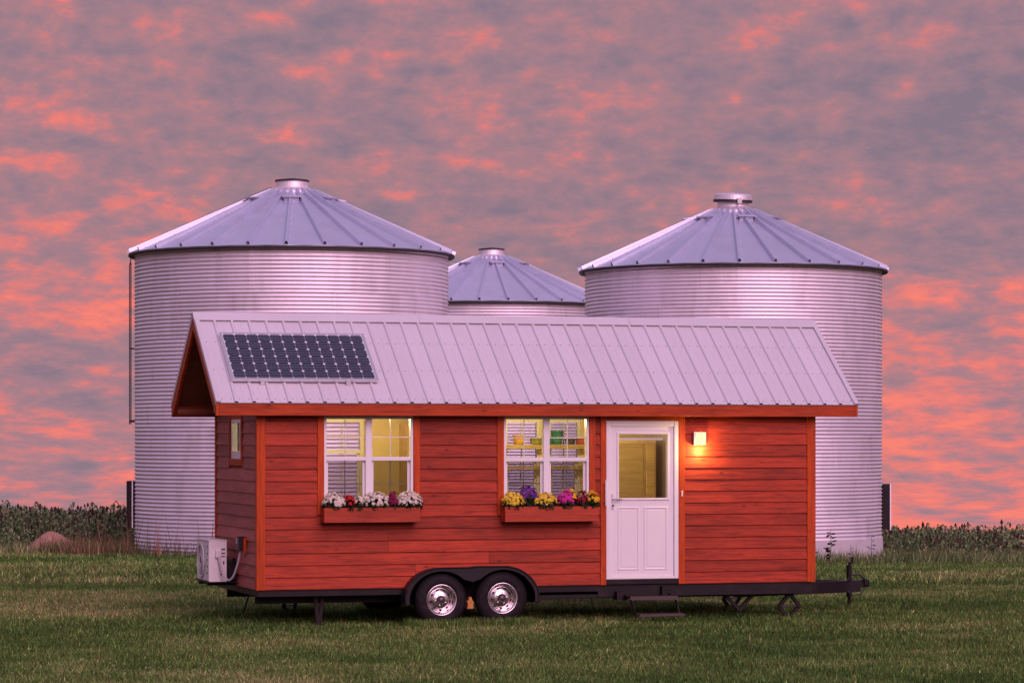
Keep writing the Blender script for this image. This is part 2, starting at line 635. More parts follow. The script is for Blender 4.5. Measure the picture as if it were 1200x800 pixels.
def grain_bin(x, y, ze, rot, ntier, short, label, lid):
    """bin whose eave stands at ze; corrugated tiers counted down from the eave"""
    hgt = ntier * 11 * PITCH + (6 * PITCH if short else 0)
    zb = ze - hgt
    e = empty('grain_bin', (x, y, zb), rot, label, 'grain bin', 'grain bins behind the house')
    th = math.pi / 3
    for k in range(ntier):
        z0 = hgt - (k + 1) * 11 * PITCH
        for s in range(6):
            o = link('wall_sheet', SHEET_FULL, e, (0, 0, z0), (0, 0, s * th + (k % 2) * th / 2))
    if short:
        for s in range(6):
            link('wall_sheet', SHEET_SHORT, e, (0, 0, 0), (0, 0, s * th + (ntier % 2) * th / 2))
    for k in range(N_RIB):
        link('roof_panel', ROOF_PANEL, e, (0, 0, hgt + 0.05), (0, 0, 2 * math.pi * k / N_RIB))
    top = hgt + 0.05 + (R_EAVE - R_TOP) * SL
    mb = MB().lathe([(R_EAVE - 0.02, hgt + 0.02), (R_EAVE + 0.004, hgt + 0.0), (R_EAVE - 0.02, hgt - 0.035), (R_BIN + 0.02, hgt + 0.03)], 84)
    mb.obj('eave_ring', 'dark_steel', e, True)
    mb = MB().lathe([(R_TOP + 0.06, top - 0.035), (R_TOP + 0.06, top + 0.03), (R_TOP - 0.02, top + 0.05), (0.47, top + 0.13), (0.43, top + 0.14), (0.42, top + 0.30), (0.40, top + 0.30), (0.40, top + 0.1)], 40)
    col = mb.obj('peak_collar', 'galvanised', e)
    if lid == 'closed':
        l = MB().lathe([(0.40, top + 0.305), (0.455, top + 0.30), (0.455, top + 0.335), (0.43, top + 0.345), (0.0, top + 0.40)], 36).obj('peak_lid', 'dark_steel', e)
    else:
        l = MB().lathe([(0.44, -0.02), (0.53, -0.02), (0.52, 0.11), (0.48, 0.14), (0.0, 0.18)], 36).obj('peak_lid', 'galvanised', e, loc=(0, 0, top + 0.37), rot=(R(-2), R(3), 0))
        MB().lathe([(0.50, -0.095), (0.545, -0.09), (0.545, -0.022), (0.50, -0.021)], 36, close=True).obj('clamp_ring', 'dark_steel', l)
        MB().box(-0.06, 0.06, -0.62, -0.52, -0.12, 0.02).obj('clamp_latch', 'aluminium', l, rot=(0, 0, R(14) - rot))
    for k in range(7):
        a = 2 * math.pi * (k + 0.1) / 7 + 0.16
        r = 1.28
        v = link('roof_vent', VENT, e, (r * math.cos(a), r * math.sin(a), hgt + 0.05 + (R_EAVE - r) * SL - 0.01), (0, R(10), a))
        link('vent_hood', HOOD, v)
    return e, zb, hgt, top


def view_angle(x, y, deg):
    """world angle of the bin's wall that faces the road, turned by deg to the right"""
    return math.atan2(-y, -x) + R(deg)


binL, zbL, hL, topL = grain_bin(-5.80, 77.4, 7.16, R(-100.5), 7, False, 'big corrugated grain bin with a pipe up its side and a low flat peak collar', 'closed')
binR, zbR, hR, topR = grain_bin(6.15, 81.7, 6.98, R(-92), 6, True, 'big corrugated grain bin on a smooth concrete foundation with a clamped peak lid', 'open')
binM, zbM, hM, topM = grain_bin(-0.71, 102.0, 6.92, R(-95), 7, False, 'farthest grain bin, mostly hidden between the two big ones', 'closed')
binL.rotation_euler[1] = 0.0

# pipe and hatch on the left bin (in the bin's own frame, built at the wall seen edge-on)
def bin_local(e, wx, wy):
    v = Vector((wx - e.location.x, wy - e.location.y, 0))
    v.rotate(Matrix.Rotation(-e.rotation_euler[2], 3, 'Z'))
    return v.x, v.y


def polar(e, ang, r):
    """ang: world angle from the bin's axis"""
    a = ang - e.rotation_euler[2]
    return r * math.cos(a), r * math.sin(a)


aL = R(180 + 5)
px, py = polar(binL, aL, R_BIN + 0.14)
MB().tube([(px, py, 3.42), (px, py, hL - 0.25), (px * 0.99, py * 0.99, hL - 0.05)], 0.013, 8).obj('fill_pipe', 'dark_steel', binL)
px2, py2 = polar(binL, aL + 0.03, R_BIN + 0.10)
MB().tube([(px2, py2, 3.42), (px2, py2, hL - 0.18)], 0.014, 8).obj('ladder_rail', 'dark_steel', binL)
bx, by = polar(binL, aL, R_BIN)
MB().bar((bx, by, 3.5), (px, py, 3.5), 0.08, 0.06).obj('pipe_bracket', 'dark_steel', binL)
MB().bar((bx, by, 5.4), (px, py, 5.4), 0.05, 0.04).obj('pipe_bracket', 'dark_steel', binL)
# roof ladder rail that runs up the left slope
pts = []
for k in range(12):
    r = R_EAVE - 0.1 - k * 0.33
    q = polar(binL, aL + 0.06, r)
    pts.append((q[0], q[1], hL + 0.05 + (R_EAVE - r) * SL + 0.11))
MB().tube(pts, 0.016, 8).obj('roof_ladder_rail', 'dark_steel', binL)
q0 = polar(binL, aL + 0.01, 1)
for s in (0.02, 0.10):
    p2 = []
    for k in range(12):
        r = R_EAVE - 0.05 - k * 0.33
        q = polar(binL, aL + 0.06 + s * 2.0 / max(r, 0.7), r)
        p2.append((q[0], q[1], hL + 0.05 + (R_EAVE - r) * SL + 0.09))
    MB().tube(p2, 0.016, 6).obj('roof_ladder_rail', 'galvanised', binL)


def hatch(e, ang, z0, z1, side, strip=0.205):
    """walk-in door standing open square to the wall"""
    d0 = polar(e, ang, R_BIN + 0.01)
    d1 = polar(e, ang, R_BIN + 0.20)
    mb = MB()
    mb.bar((d0[0], d0[1], (z0 + z1) / 2), (d1[0], d1[1], (z0 + z1) / 2), 0.75, z1 - z0)
    h = mb.obj('hatch_housing', 'black_steel', e)
    c0 = polar(e, ang, R_BIN + strip)
    c1 = polar(e, ang, R_BIN + strip + 0.03)
    MB().bar((c0[0], c0[1], (z0 + z1) / 2), (c1[0], c1[1], (z0 + z1) / 2), 0.80, z1 - z0 + 0.03).obj('hatch_door', 'galvanised', h)
    g0 = polar(e, ang - 0.11 * side, R_BIN + 0.10)
    MB().box(g0[0] - 0.04, g0[0] + 0.04, g0[1] - 0.04, g0[1] + 0.04, (z0 + z1) / 2 + 0.02, (z0 + z1) / 2 + 0.07).obj('hatch_latch', 'aluminium', h)


hatch(binL, R(180 + 3), 0.72, 1.93, 1, 0.03)
hatch(binR, R(-3), 0.10 + 0.1, 1.45, -1)
# concrete ring under the right bin
fz = float(gz(6.15, 81.7)) - 0.35 - zbR
MB().lathe([(R_BIN - 0.02, fz), (R_BIN + 0.05, fz), (R_BIN + 0.05, -0.51), (R_BIN + 0.10, -0.50), (R_BIN + 0.10, -0.47), (R_BIN + 0.03, -0.46), (R_BIN + 0.03, 0.0), (R_BIN - 0.05, 0.02)], 96).obj('foundation_ring', 'concrete', binR, True)
for e, zb in ((binL, zbL), (binM, zbM)):
    MB().lathe([(R_BIN + 0.12, -1.2), (R_BIN + 0.12, -0.02), (R_BIN - 0.1, 0.0)], 64).obj('foundation_ring', 'concrete', e)

# ------------------------------------------------------------------ tiny house on its trailer
HT = 0.3012
HX, HY = -3.2163, 37.1714
L, WD = 7.6, 2.588
ZF = 0.487
house = empty('tiny_house', (HX, HY, 0), HT, 'red wooden tiny house on a twin-axle trailer with a pale metal roof', 'tiny house')
HM = Matrix.Translation((HX, HY, 0)) @ Matrix.Rotation(HT, 4, 'Z')


def hw(u, v, z):
    return HM @ Vector((u, v, z))


VR, ZR = WD / 2, 4.025
RA = math.atan2(4.025 - 2.857, 1.519)
CA, SA = math.cos(RA), math.sin(RA)
S_LEN = 1.916
U0, U1 = -0.585, 8.164


def rp(u, s, n, back=False):
    v = -(s * CA) - SA * n
    if back:
        v = -v
    return (u, VR + v, ZR - s * SA + CA * n)


def roof_under(v, n):
    """z of a plane n below the roof surface at v"""
    return ZR - abs(v - VR) * math.tan(RA) - n / CA


# --- wall cores (thin panels with real openings)
def wall_with_holes(mb, u0, u1, z0, z1, holes, v0, v1):
    """axis-aligned panel in u/z split round rectangular holes"""
    us = sorted({u0, u1, *[h[0] for h in holes], *[h[1] for h in holes]})
    zs = sorted({z0, z1, *[h[2] for h in holes], *[h[3] for h in holes]})
    for i in range(len(us) - 1):
        for j in range(len(zs) - 1):
            cu, cz = (us[i] + us[i + 1]) / 2, (zs[j] + zs[j + 1]) / 2
            if any(h[0] < cu < h[1] and h[2] < cz < h[3] for h in holes):
                continue
            mb.box(us[i], us[i + 1], v0, v1, zs[j], zs[j + 1])
    return mb


W1 = (0.854, 2.034, 1.50, 2.690)
W2 = (3.252, 4.423, 1.50, 2.690)
DR = (4.656, 5.668, 0.556, 2.640)
FRONT_HOLES = [W1, W2, DR]
REAR_HOLES = [(1.44, 2.00, 1.45, 2.66), (4.04, 4.54, 1.45, 2.66), (4.68, 5.14, 1.45, 2.66)]
SW = (0.93, 1.60, 2.14, 2.66)    # small window in the end wall: v0, v1, z0, z1
wf = wall_with_holes(MB(), 0.0, L, ZF, 2.72, FRONT_HOLES, 0.0, 0.09).obj('front_wall', 'wall_core', house)
wr = wall_with_holes(MB(), 0.0, L, ZF, 2.72, REAR_HOLES, WD - 0.09, WD).obj('rear_wall', 'wall_core', house)


def end_core(u0, u1, hole):
    mb = MB()
    if hole:
        v0, v1, z0, z1 = hole
        mb.box(u0, u1, 0.09, v0, ZF, 2.72)
        mb.box(u0, u1, v1, WD - 0.09, ZF, 2.72)
        mb.box(u0, u1, v0, v1, ZF, z0)
        mb.box(u0, u1, v0, v1, z1, 2.72)
    else:
        mb.box(u0, u1, 0.09, WD - 0.09, ZF, 2.72)
    ze_ = roof_under(0.01, 0.05)
    mb.prism([(0.01, 2.7205), (WD - 0.01, 2.7205), (WD - 0.01, ze_), (VR, ZR - 0.06), (0.01, ze_)], lambda p, q, w: (w, p, q), u0, u1)
    return mb


we = end_core(0.0, 0.09, SW).obj('end_wall', 'wall_core', house)
we2 = end_core(L - 0.09, L, None).obj('end_wall', 'wall_core', house)

# --- lap siding: every board its own piece
EXPO = 0.1527


def board(parent, length, h, loc, rotz, m='siding', cut=None):
    """lap board with local x along it; cut=(left, right) trims the top edge for gables"""
    a, b = -length / 2, length / 2
    cl_, cr_ = cut or (0, 0)
    e = 0.0012
    vs = []
    for x, xt in ((a + e, a + cl_ + e), (b - e, b - cr_ - e)):
        vs += [(x, 0, 0), (x, -0.021, 0), (x, -0.023, 0.006), (xt, -0.006, h), (xt, 0, h)]
    fs = [(0, 1, 2, 3, 4), (9, 8, 7, 6, 5)] + [(i, i + 5, (i + 1) % 5 + 5, (i + 1) % 5) for i in range(5)]
    return MB().add(vs, fs).obj('board', m, parent, loc=loc, rot=(0, 0, rotz))


def front_rows():
    k = 0
    z = ZF
    while z < 2.70:
        h = min(EXPO, 2.715 - z)
        if z + h > 1.41:
            segs = [(0.089, 0.765), (2.12, 3.159), (4.505, 4.576), (5.757, 7.507)]
        else:
            segs = [(0.089, 4.576), (5.757, 7.507)]
        for a, b in segs:
            # long runs are pieced from two lengths of board
            parts = [(a, b)]
            if b - a > 3.2:
                j = a + (b - a) * random.choice((0.36, 0.44, 0.58, 0.66))
                parts = [(a, j), (j, b)]
            for p, q in parts:
                board(wf, q - p, h, ((p + q) / 2, -0.0005, z), 0)
        z += EXPO
        k += 1


front_rows()


def end_rows(parent, u, rotz, hole):
    z = ZF
    while z < 3.93:
        h = EXPO
        lo, hi = 0.07, WD - 0.07
        lim = lambda zz: max(0.0, (ZR - 0.062 - zz) / math.tan(RA))
        half_b, half_t = min(VR - 0.07, lim(z)), min(VR - 0.07, lim(z + h))
        if half_b < 0.05:
            break
        if hole and z + h > hole[2] - 0.09 and z < hole[3] + 0.10:
            for a, b in ((0.07, hole[0] - 0.085), (hole[1] + 0.085, WD - 0.07)):
                board(parent, b - a, h, (u, (a + b) / 2, z), rotz, 'siding_end_skylit')
        else:
            c = half_b - half_t
            board(parent, 2 * half_b, h, (u, VR, z), rotz, 'siding_end_skylit', (c, c))
        z += EXPO


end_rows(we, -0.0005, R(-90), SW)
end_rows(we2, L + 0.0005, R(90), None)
z = ZF
while z < 2.6:
    if z + EXPO > 1.4:
        sg = [(0.06, 1.37), (2.07, 3.97), (5.21, L - 0.06)]
    else:
        sg = [(0.06, L - 0.06)]
    for a, b in sg:
        board(wr, b - a, EXPO, ((a + b) / 2, WD + 0.0005, z), R(180))
    z += EXPO

# --- corner boards and casings
def trim(u0, u1, z0, z1, v0=-0.032, v1=-0.001, name='casing', m='trim'):
    mb = MB()
    if z1 - z0 > u1 - u0:      # local x along the length so the grain runs up
        ln, w = z1 - z0, u1 - u0
        mb.bbox(-ln / 2, ln / 2, v0, v1, -w / 2, w / 2, 0.004)
        return mb.obj(name, m, house, loc=((u0 + u1) / 2, 0, (z0 + z1) / 2), rot=(0, R(90), 0))
    mb.bbox(-(u1 - u0) / 2, (u1 - u0) / 2, v0, v1, -(z1 - z0) / 2, (z1 - z0) / 2, 0.004)
    return mb.obj(name, m, house, loc=((u0 + u1) / 2, 0, (z0 + z1) / 2))


trim(-0.028, 0.088, ZF - 0.004, 2.70, name='corner_board')
trim(7.508, 7.628, ZF - 0.004, 2.70, name='corner_board')
trim(0.766, 0.853, 1.435, 2.70)
trim(2.035, 2.119, 1.435, 2.70)
trim(3.160, 3.251, 1.405, 2.70)
trim(4.424, 4.504, 1.435, 2.70)
trim(4.577, 4.655, ZF - 0.004, 2.70)
trim(5.669, 5.756, ZF - 0.004, 2.70)
trim(4.656, 5.668, 2.641, 2.70, v0=-0.029)
# end-wall corner boards (face the end) and the small window's casing


def end_trim(v0, v1, z0, z1, name='casing', u=0.0, out=0.032, m='trim'):
    mb = MB()
    if z1 - z0 > v1 - v0:
        ln, w = z1 - z0, v1 - v0
        mb.bbox(-ln / 2, ln / 2, -out, -0.001, -w / 2, w / 2, 0.004)
        o = mb.obj(name, m, house)
        o.matrix_local = Matrix.Translation((u, (v0 + v1) / 2, (z0 + z1) / 2)) @ Matrix.Rotation(R(-90), 4, 'Z') @ Matrix.Rotation(R(90), 4, 'Y')
    else:
        mb.bbox(-(v1 - v0) / 2, (v1 - v0) / 2, -out, -0.001, -(z1 - z0) / 2, (z1 - z0) / 2, 0.004)
        o = mb.obj(name, m, house)
        o.matrix_local = Matrix.Translation((u, (v0 + v1) / 2, (z0 + z1) / 2)) @ Matrix.Rotation(R(-90), 4, 'Z')
    return o


end_trim(0.0, 0.069, ZF, 2.71, 'corner_board', out=0.027)
end_trim(WD - 0.069, WD + 0.02, ZF, 2.71, 'corner_board', out=0.030)
end_trim(SW[0] - 0.083, SW[0] - 0.001, SW[2] - 0.088, SW[3] + 0.09)
end_trim(SW[1] + 0.001, SW[1] + 0.083, SW[2] - 0.088, SW[3] + 0.09)
end_trim(SW[0], SW[1], SW[2] - 0.088, SW[2] - 0.001, out=0.035)
end_trim(SW[0], SW[1], SW[3] + 0.001, SW[3] + 0.088)


# --- windows
def window(u0, u1, z0, z1, v, parent=house, bays=2, rail=None, screened=True, name='window', depth=0.075, grid=True, flip=1):
    """double-hung window: frame is the part; mullion, rails, sashes, panes and muntins its pieces"""
    fw = 0.034
    rail = rail or (z0 + z1) / 2 + 0.05
    y0, y1 = (v - 0.012, v + depth) if flip > 0 else (v - depth, v + 0.012)
    mb = MB()
    mb.bbox(u0, u0 + fw, y0, y1, z0, z1, 0.003)
    mb.bbox(u1 - fw, u1, y0, y1, z0, z1, 0.003)
    mb.bbox(u0 + fw, u1 - fw, y0 + 0.001, y1, z1 - fw, z1, 0.003)
    mb.bbox(u0 + fw, u1 - fw, y0 - 0.012, y1, z0, z0 + fw, 0.003)
    w = mb.obj(name, 'white_vinyl', parent)
    edges = []
    if bays == 2:
        c = (u0 + u1) / 2 + 0.002
        MB().bbox(c - 0.042, c + 0.042, y0 + 0.002, y1, z0 + fw, z1 - fw, 0.004).obj('mullion', 'white_vinyl', w)
        edges = [(u0 + fw, c - 0.042), (c + 0.042, u1 - fw)]
    else:
        edges = [(u0 + fw, u1 - fw)]
    for a, b in edges:
        MB().bbox(a, b, y0 + 0.004, y0 + 0.05, rail - 0.024, rail + 0.024, 0.003).obj('meeting_rail', 'white_vinyl', w)
        yu, yl = v + 0.024, v + 0.052
        # lower sash sits behind the upper one
        mb = MB()
        mb.box(a, a + 0.030, yl - 0.014, yl + 0.014, z0 + fw, rail - 0.024)
        mb.box(b - 0.030, b, yl - 0.014, yl + 0.014, z0 + fw, rail - 0.024)
        mb.box(a + 0.03, b - 0.03, yl - 0.014, yl + 0.014, z0 + fw, z0 + fw + 0.04)
        mb.obj('sash', 'white_vinyl', w)
        MB().box(a, b, yu - 0.003, yu + 0.003, rail + 0.024, z1 - fw).obj('pane', 'glass', w)
        MB().box(a + 0.03, b - 0.03, yl - 0.003, yl + 0.003, z0 + fw + 0.04, rail - 0.024).obj('pane', 'glass_screened' if screened else 'glass', w)
        if grid:
            c = (a + b) / 2
            for (zl, zh, yy) in ((rail + 0.024, z1 - fw, yu + 0.011), (z0 + fw + 0.04, rail - 0.024, yl + 0.011)):
                zc = (zl + zh) / 2 + (0.01 if zl > rail else -0.02)
                MB().box(c - 0.007, c + 0.007, yy - 0.006, yy + 0.006, zl, zh).obj('muntin', 'white_vinyl', w)
                MB().box(a + 0.001, b - 0.001, yy - 0.004, yy + 0.004, zc - 0.007, zc + 0.007).obj('muntin', 'white_vinyl', w)
    return w


window(*W1, 0.0, rail=2.147)
window(*W2, 0.0, rail=2.132)
for k, hq in enumerate(REAR_HOLES):
    window(*hq, WD - 0.09, bays=1, rail=2.225 if k == 0 else 2.1, screened=False)
# small fixed window in the end wall
mb = MB()
v0, v1, z0, z1 = SW
for a, b, c, d in ((v0, v0 + 0.05, z0, z1), (v1 - 0.05, v1, z0, z1), (v0 + 0.05, v1 - 0.05, z0, z0 + 0.10), (v0 + 0.05, v1 - 0.05, z1 - 0.05, z1)):
    mb.box(-0.014, 0.085, a, b, c, d)
w = mb.obj('window', 'white_vinyl', house)
MB().box(0.03, 0.036, v0 + 0.05, v1 - 0.05, z0 + 0.10, z1 - 0.05).obj('pane', 'glass', w)

# --- door
u0, u1, z0, z1 = DR
mb = MB()
mb.bbox(u0, u0 + 0.062, -0.030, 0.085, z0, z1, 0.006)
mb.bbox(u1 - 0.062, u1, -0.030, 0.085, z0, z1, 0.006)
mb.bbox(u0 + 0.062, u1 - 0.062, -0.028, 0.085, z1 - 0.075, z1, 0.006)
mb.bbox(u0 + 0.062, u1 - 0.062, -0.034, 0.085, z0, z0 + 0.03, 0.006)
dframe = mb.obj('door_frame', 'white_vinyl', house)
a, b, c, d = u0 + 0.066, u1 - 0.066, z0 + 0.034, z1 - 0.079
g = (4.836, 5.512, 1.622, 2.462)
mb = wall_with_holes(MB(), a, b, c, d, [g], -0.006, 0.035)
door = mb.obj('door', 'door_white', house)
mb = MB()
gw = 0.028
mb.bbox(g[0] - gw, g[0], -0.022, -0.007, g[2] - gw, g[3] + gw, 0.004)
mb.bbox(g[1], g[1] + gw, -0.022, -0.007, g[2] - gw, g[3] + gw, 0.004)
mb.bbox(g[0], g[1], -0.021, -0.007, g[2] - gw, g[2], 0.004)
mb.bbox(g[0], g[1], -0.021, -0.007, g[3], g[3] + gw, 0.004)
mb.obj('glazing_bead', 'door_white', door)
MB().box(g[0], g[1], 0.012, 0.018, g[2], g[3]).obj('pane', 'glass', door)
for a_, b_ in ((4.822, 5.118), (5.186, 5.515)):
    zz0, zz1 = 0.675, 1.505
    mb = MB()
    t_ = 0.022
    mb.bbox(a_, a_ + t_, -0.016, -0.006, zz0, zz1, 0.006)
    mb.bbox(b_ - t_, b_, -0.016, -0.006, zz0, zz1, 0.006)
    mb.bbox(a_ + t_, b_ - t_, -0.0155, -0.006, zz0, zz0 + t_, 0.006)
    mb.bbox(a_ + t_, b_ - t_, -0.0155, -0.006, zz1 - t_, zz1, 0.006)
    mb.bbox(a_ + t_ + 0.02, b_ - t_ - 0.02, -0.011, -0.006, zz0 + t_ + 0.02, zz1 - t_ - 0.02, 0.004)
    mb.obj('door_panel', 'door_white', door)
mb = MB().bbox(4.737, 4.765, -0.022, -0.006, 1.475, 1.68, 0.004)
h_ = mb.obj('handle_plate', 'aluminium', door)
MB().tube([(4.751, -0.02, 1.612), (4.751, -0.065, 1.612), (4.80, -0.07, 1.612), (4.862, -0.066, 1.606)], 0.011, 8).obj('door_handle', 'aluminium', door)
MB().lathe([(0.0, 0), (0.013, 0), (0.013, 0.012), (0.0, 0.012)], 12, lambda x, y, h: (4.751 + x, -0.022 - h, 1.525 + y)).obj('lock', 'hub_dark', door)
mb = MB().tube([(4.632, -0.09, 1.53), (4.632, -0.09, 1.86)], 0.012, 8)
mb.tube([(4.632, -0.03, 1.58), (4.632, -0.09, 1.58)], 0.010, 6).tube([(4.632, -0.03, 1.81), (4.632, -0.09, 1.81)], 0.010, 6)
mb.obj('grab_bar', 'white_vinyl', house)
MB().bbox(5.702, 5.722, -0.045, -0.031, 1.64, 1.715, 0.004).obj('doorbell', 'white_vinyl', house)
MB().bbox(4.66, 5.664, -0.03, 0.05, ZF + 0.002, 0.554, 0.004).obj('threshold', 'black_steel', house)

# --- porch lamp
lamp = MB().bbox(5.862, 6.054, -0.07, -0.012, 2.33, 2.485, 0.004)
lamp = MB().box(5.868, 6.048, -0.036, -0.022, 2.318, 2.492).obj('porch_lamp', 'dark_steel', house)
n = 10
prof = [(5.905, -0.037)] + [(5.975 + 0.072 * math.cos(math.pi - math.pi * k / n), -0.040 - 0.062 * math.sin(math.pi * k / n)) for k in range(n + 1)] + [(6.045, -0.037)]
MB().prism(prof, lambda p, q, w: (p, q, w), 2.322, 2.488).obj('lamp_shade', 'lamp_glow', lamp)
MB().box(5.866, 5.894, -0.080, -0.0365, 2.315, 2.495).obj('lamp_bracket', 'aluminium', lamp)
MB().box(5.958, 5.966, -0.108, -0.0370, 2.312, 2.498).obj('lamp_bracket', 'aluminium', lamp)

pl = bpy.data.lights.new('porch_bulb', 'POINT')
pl.energy = 19.0
pl.color = (1.0, 0.72, 0.22)
pl.shadow_soft_size = 0.03
po = bpy.data.objects.new('porch_bulb', pl)
COL.objects.link(po)
po.parent = house
po.location = (5.975, -0.13, 2.255)

# --- roof
RPITCH = (U1 - U0 - 0.06) / 38
mb = MB()
for (wa, na), (wb, nb) in (((-0.028, 0), (-0.014, 0.022)), ((-0.014, 0.022), (0.014, 0.022)), ((0.014, 0.022), (0.028, 0)), ((0.028, 0), (0.10, 0.0)), ((0.10, 0), (0.112, 0.003)), ((0.112, 0.003), (0.124, 0)), ((0.124, 0), (RPITCH - 0.028, 0))):
    mb.add([rp(wa, 0.02, na), rp(wb, 0.02, nb), rp(wb, S_LEN, nb), rp(wa, S_LEN, na)], [(0, 1, 2, 3)])
mb.add([rp(0.0, S_LEN, -0.001), rp(RPITCH, S_LEN, -0.001), rp(RPITCH, S_LEN, -0.012), rp(0.0, S_LEN, -0.012)], [(0, 1, 2, 3)])
PANEL = mb.mesh('roof_panel', 'house_roof')
mb = MB()
for k in range(38 * 6):
        w = U0 + 0.03 + (k // 6) * RPITCH + (0.055, 0.175)[k % 2]
        p = rp(w, (0.62, 1.22, 1.84)[(k % 6) // 2] + random.uniform(-0.006, 0.006), 0.003)
        q = 0.007
        mb.add([(p[0] - q, p[1] - q * CA, p[2] - q * SA), (p[0] + q, p[1] - q * CA, p[2] - q * SA), (p[0] + q, p[1] + q * CA, p[2] + q * SA), (p[0] - q, p[1] + q * CA, p[2] + q * SA), (p[0], p[1] - SA * 0.008, p[2] + CA * 0.008)],
               [(0, 1, 4), (1, 2, 4), (2, 3, 4), (3, 0, 4)])
screws_mb = mb
deck = MB()
for bk in (False, True):
    c8 = [rp(U0 + 0.03, 0.0, -0.013, bk), rp(U1 - 0.03, 0.0, -0.013, bk), rp(U1 - 0.03, S_LEN - 0.02, -0.013, bk), rp(U0 + 0.03, S_LEN - 0.02, -0.013, bk)]
    c8 += [rp(U0 + 0.03, 0.0, -0.045, bk), rp(U1 - 0.03, 0.0, -0.045, bk), rp(U1 - 0.03, S_LEN - 0.02, -0.045, bk), rp(U0 + 0.03, S_LEN - 0.02, -0.045, bk)]
    deck.add(c8, [(0, 1, 2, 3), (7, 6, 5, 4), (0, 4, 5, 1), (1, 5, 6, 2), (2, 6, 7, 3), (3, 7, 4, 0)])
roof = deck.obj('roof', 'soffit', house)
for k in range(38):
    u = U0 + 0.03 + k * RPITCH
    link('roof_panel', PANEL, roof, (u, 0, 0))
tag(screws_mb.obj('roof_screws', 'screw', roof), kind='stuff')
# rear slope in one ribbed sheet (seen only from behind)
mb = MB()
for k in range(38):
    u = U0 + 0.03 + k * RPITCH
    for (wa, na), (wb, nb) in (((-0.028, 0), (-0.014, 0.022)), ((-0.014, 0.022), (0.014, 0.022)), ((0.014, 0.022), (0.028, 0)), ((0.028, 0), (RPITCH - 0.028, 0))):
        mb.add([rp(u + wa, 0.02, na, True), rp(u + wb, 0.02, nb, True), rp(u + wb, S_LEN, nb, True), rp(u + wa, S_LEN, na, True)], [(3, 2, 1, 0)])
mb.obj('rear_roof_sheet', 'house_roof', roof)
# ridge cap (two flat wings and a rolled top, with open ends over the ribs)
mb = MB()
sec = [(0.165, 0.020, False), (0.165, 0.027, False), (0.02, 0.030, False), (0.0, 0.034, False), (0.02, 0.030, True), (0.165, 0.027, True), (0.165, 0.020, True)]
lens = [(U0 - 0.008, 2.45), (2.44, 5.42), (5.41, U1 + 0.008)]
for a_, b_ in lens:
    P0 = [rp(a_, s, n_, bk) for s, n_, bk in sec]
    P1 = [rp(b_, s, n_, bk) for s, n_, bk in sec]
    MB().add(P0 + P1, [(i, i + 1, i + 8, i + 7) for i in range(6)]).obj('ridge_cap', 'house_roof', roof)
# rake flashing and rake boards
for ua, ub, sg in ((U0, U0 + 0.06, -1), (U1 - 0.06, U1, 1)):
    for bk in (False, True):
        mb = MB()
        c8 = [rp(ua, 0, 0.028, bk), rp(ub, 0, 0.028, bk), rp(ub, S_LEN + 0.006, 0.028, bk), rp(ua, S_LEN + 0.006, 0.028, bk)]
        c8 += [rp(ua, 0, 0.003, bk), rp(ub, 0, 0.003, bk), rp(ub, S_LEN + 0.006, 0.003, bk), rp(ua, S_LEN + 0.006, 0.003, bk)]
        mb.add(c8, [(0, 1, 2, 3), (7, 6, 5, 4), (0, 4, 5, 1), (1, 5, 6, 2), (2, 6, 7, 3), (3, 7, 4, 0)])
        uo = ua - 0.004 if sg < 0 else ub + 0.004
        ui = ua + 0.004 if sg < 0 else ub - 0.004
        c8 = [rp(uo, 0, 0.026, bk), rp(ui, 0, 0.026, bk), rp(ui, S_LEN, 0.026, bk), rp(uo, S_LEN, 0.026, bk)]
        c8 += [rp(uo, 0, -0.035, bk), rp(ui, 0, -0.035, bk), rp(ui, S_LEN, -0.035, bk), rp(uo, S_LEN, -0.035, bk)]
        mb.add(c8, [(0, 1, 2, 3), (7, 6, 5, 4), (0, 4, 5, 1), (1, 5, 6, 2), (2, 6, 7, 3), (3, 7, 4, 0)])
        mb.obj('rake_flashing', 'house_roof', roof)
        ra, rb = (U0 + 0.003, U0 + 0.038) if sg < 0 else (U1 - 0.038, U1 - 0.003)
        # board: vertical cut at the eave
        vo = -1.519 + 0.012
        zt = lambda dv, n_: ZR - abs(dv) * math.tan(RA) - n_ / CA
        poly = [(0.0, zt(0, 0.014)), (vo, zt(vo, 0.014)), (vo, 2.695), (vo + 0.05, 2.695), (0.0, zt(0, 0.155))]
        sgn = -1 if bk else 1
        MB().prism(poly, lambda p, q, w: (w, VR + sgn * p, q), ra, rb).obj('rake_board', 'trim', roof)
# fascia boards and soffits
for bk in (False, True):
    f0, f1 = (-0.213, -0.178) if not bk else (WD + 0.178, WD + 0.213)
    ln = U1 - U0 - 0.08
    mb = MB().bbox(-ln / 2, ln / 2, f0, f1, -0.073, 0.073, 0.004)
    mb.obj('fascia', 'fascia_wood', roof, loc=((U0 + U1) / 2, 0, 2.768))
    s0, s1 = (-0.177, -0.001) if not bk else (WD + 0.001, WD + 0.177)
    MB().box(0.0, L, s0, s1, 2.722, 2.738).obj('soffit', 'soffit', roof)
# lookout rails under the gable overhang
for v in (0.10, WD - 0.10):
    MB().box(U0 + 0.04, -0.03, v - 0.04, v + 0.04, 2.735, 2.80).obj('lookout', 'soffit', roof)

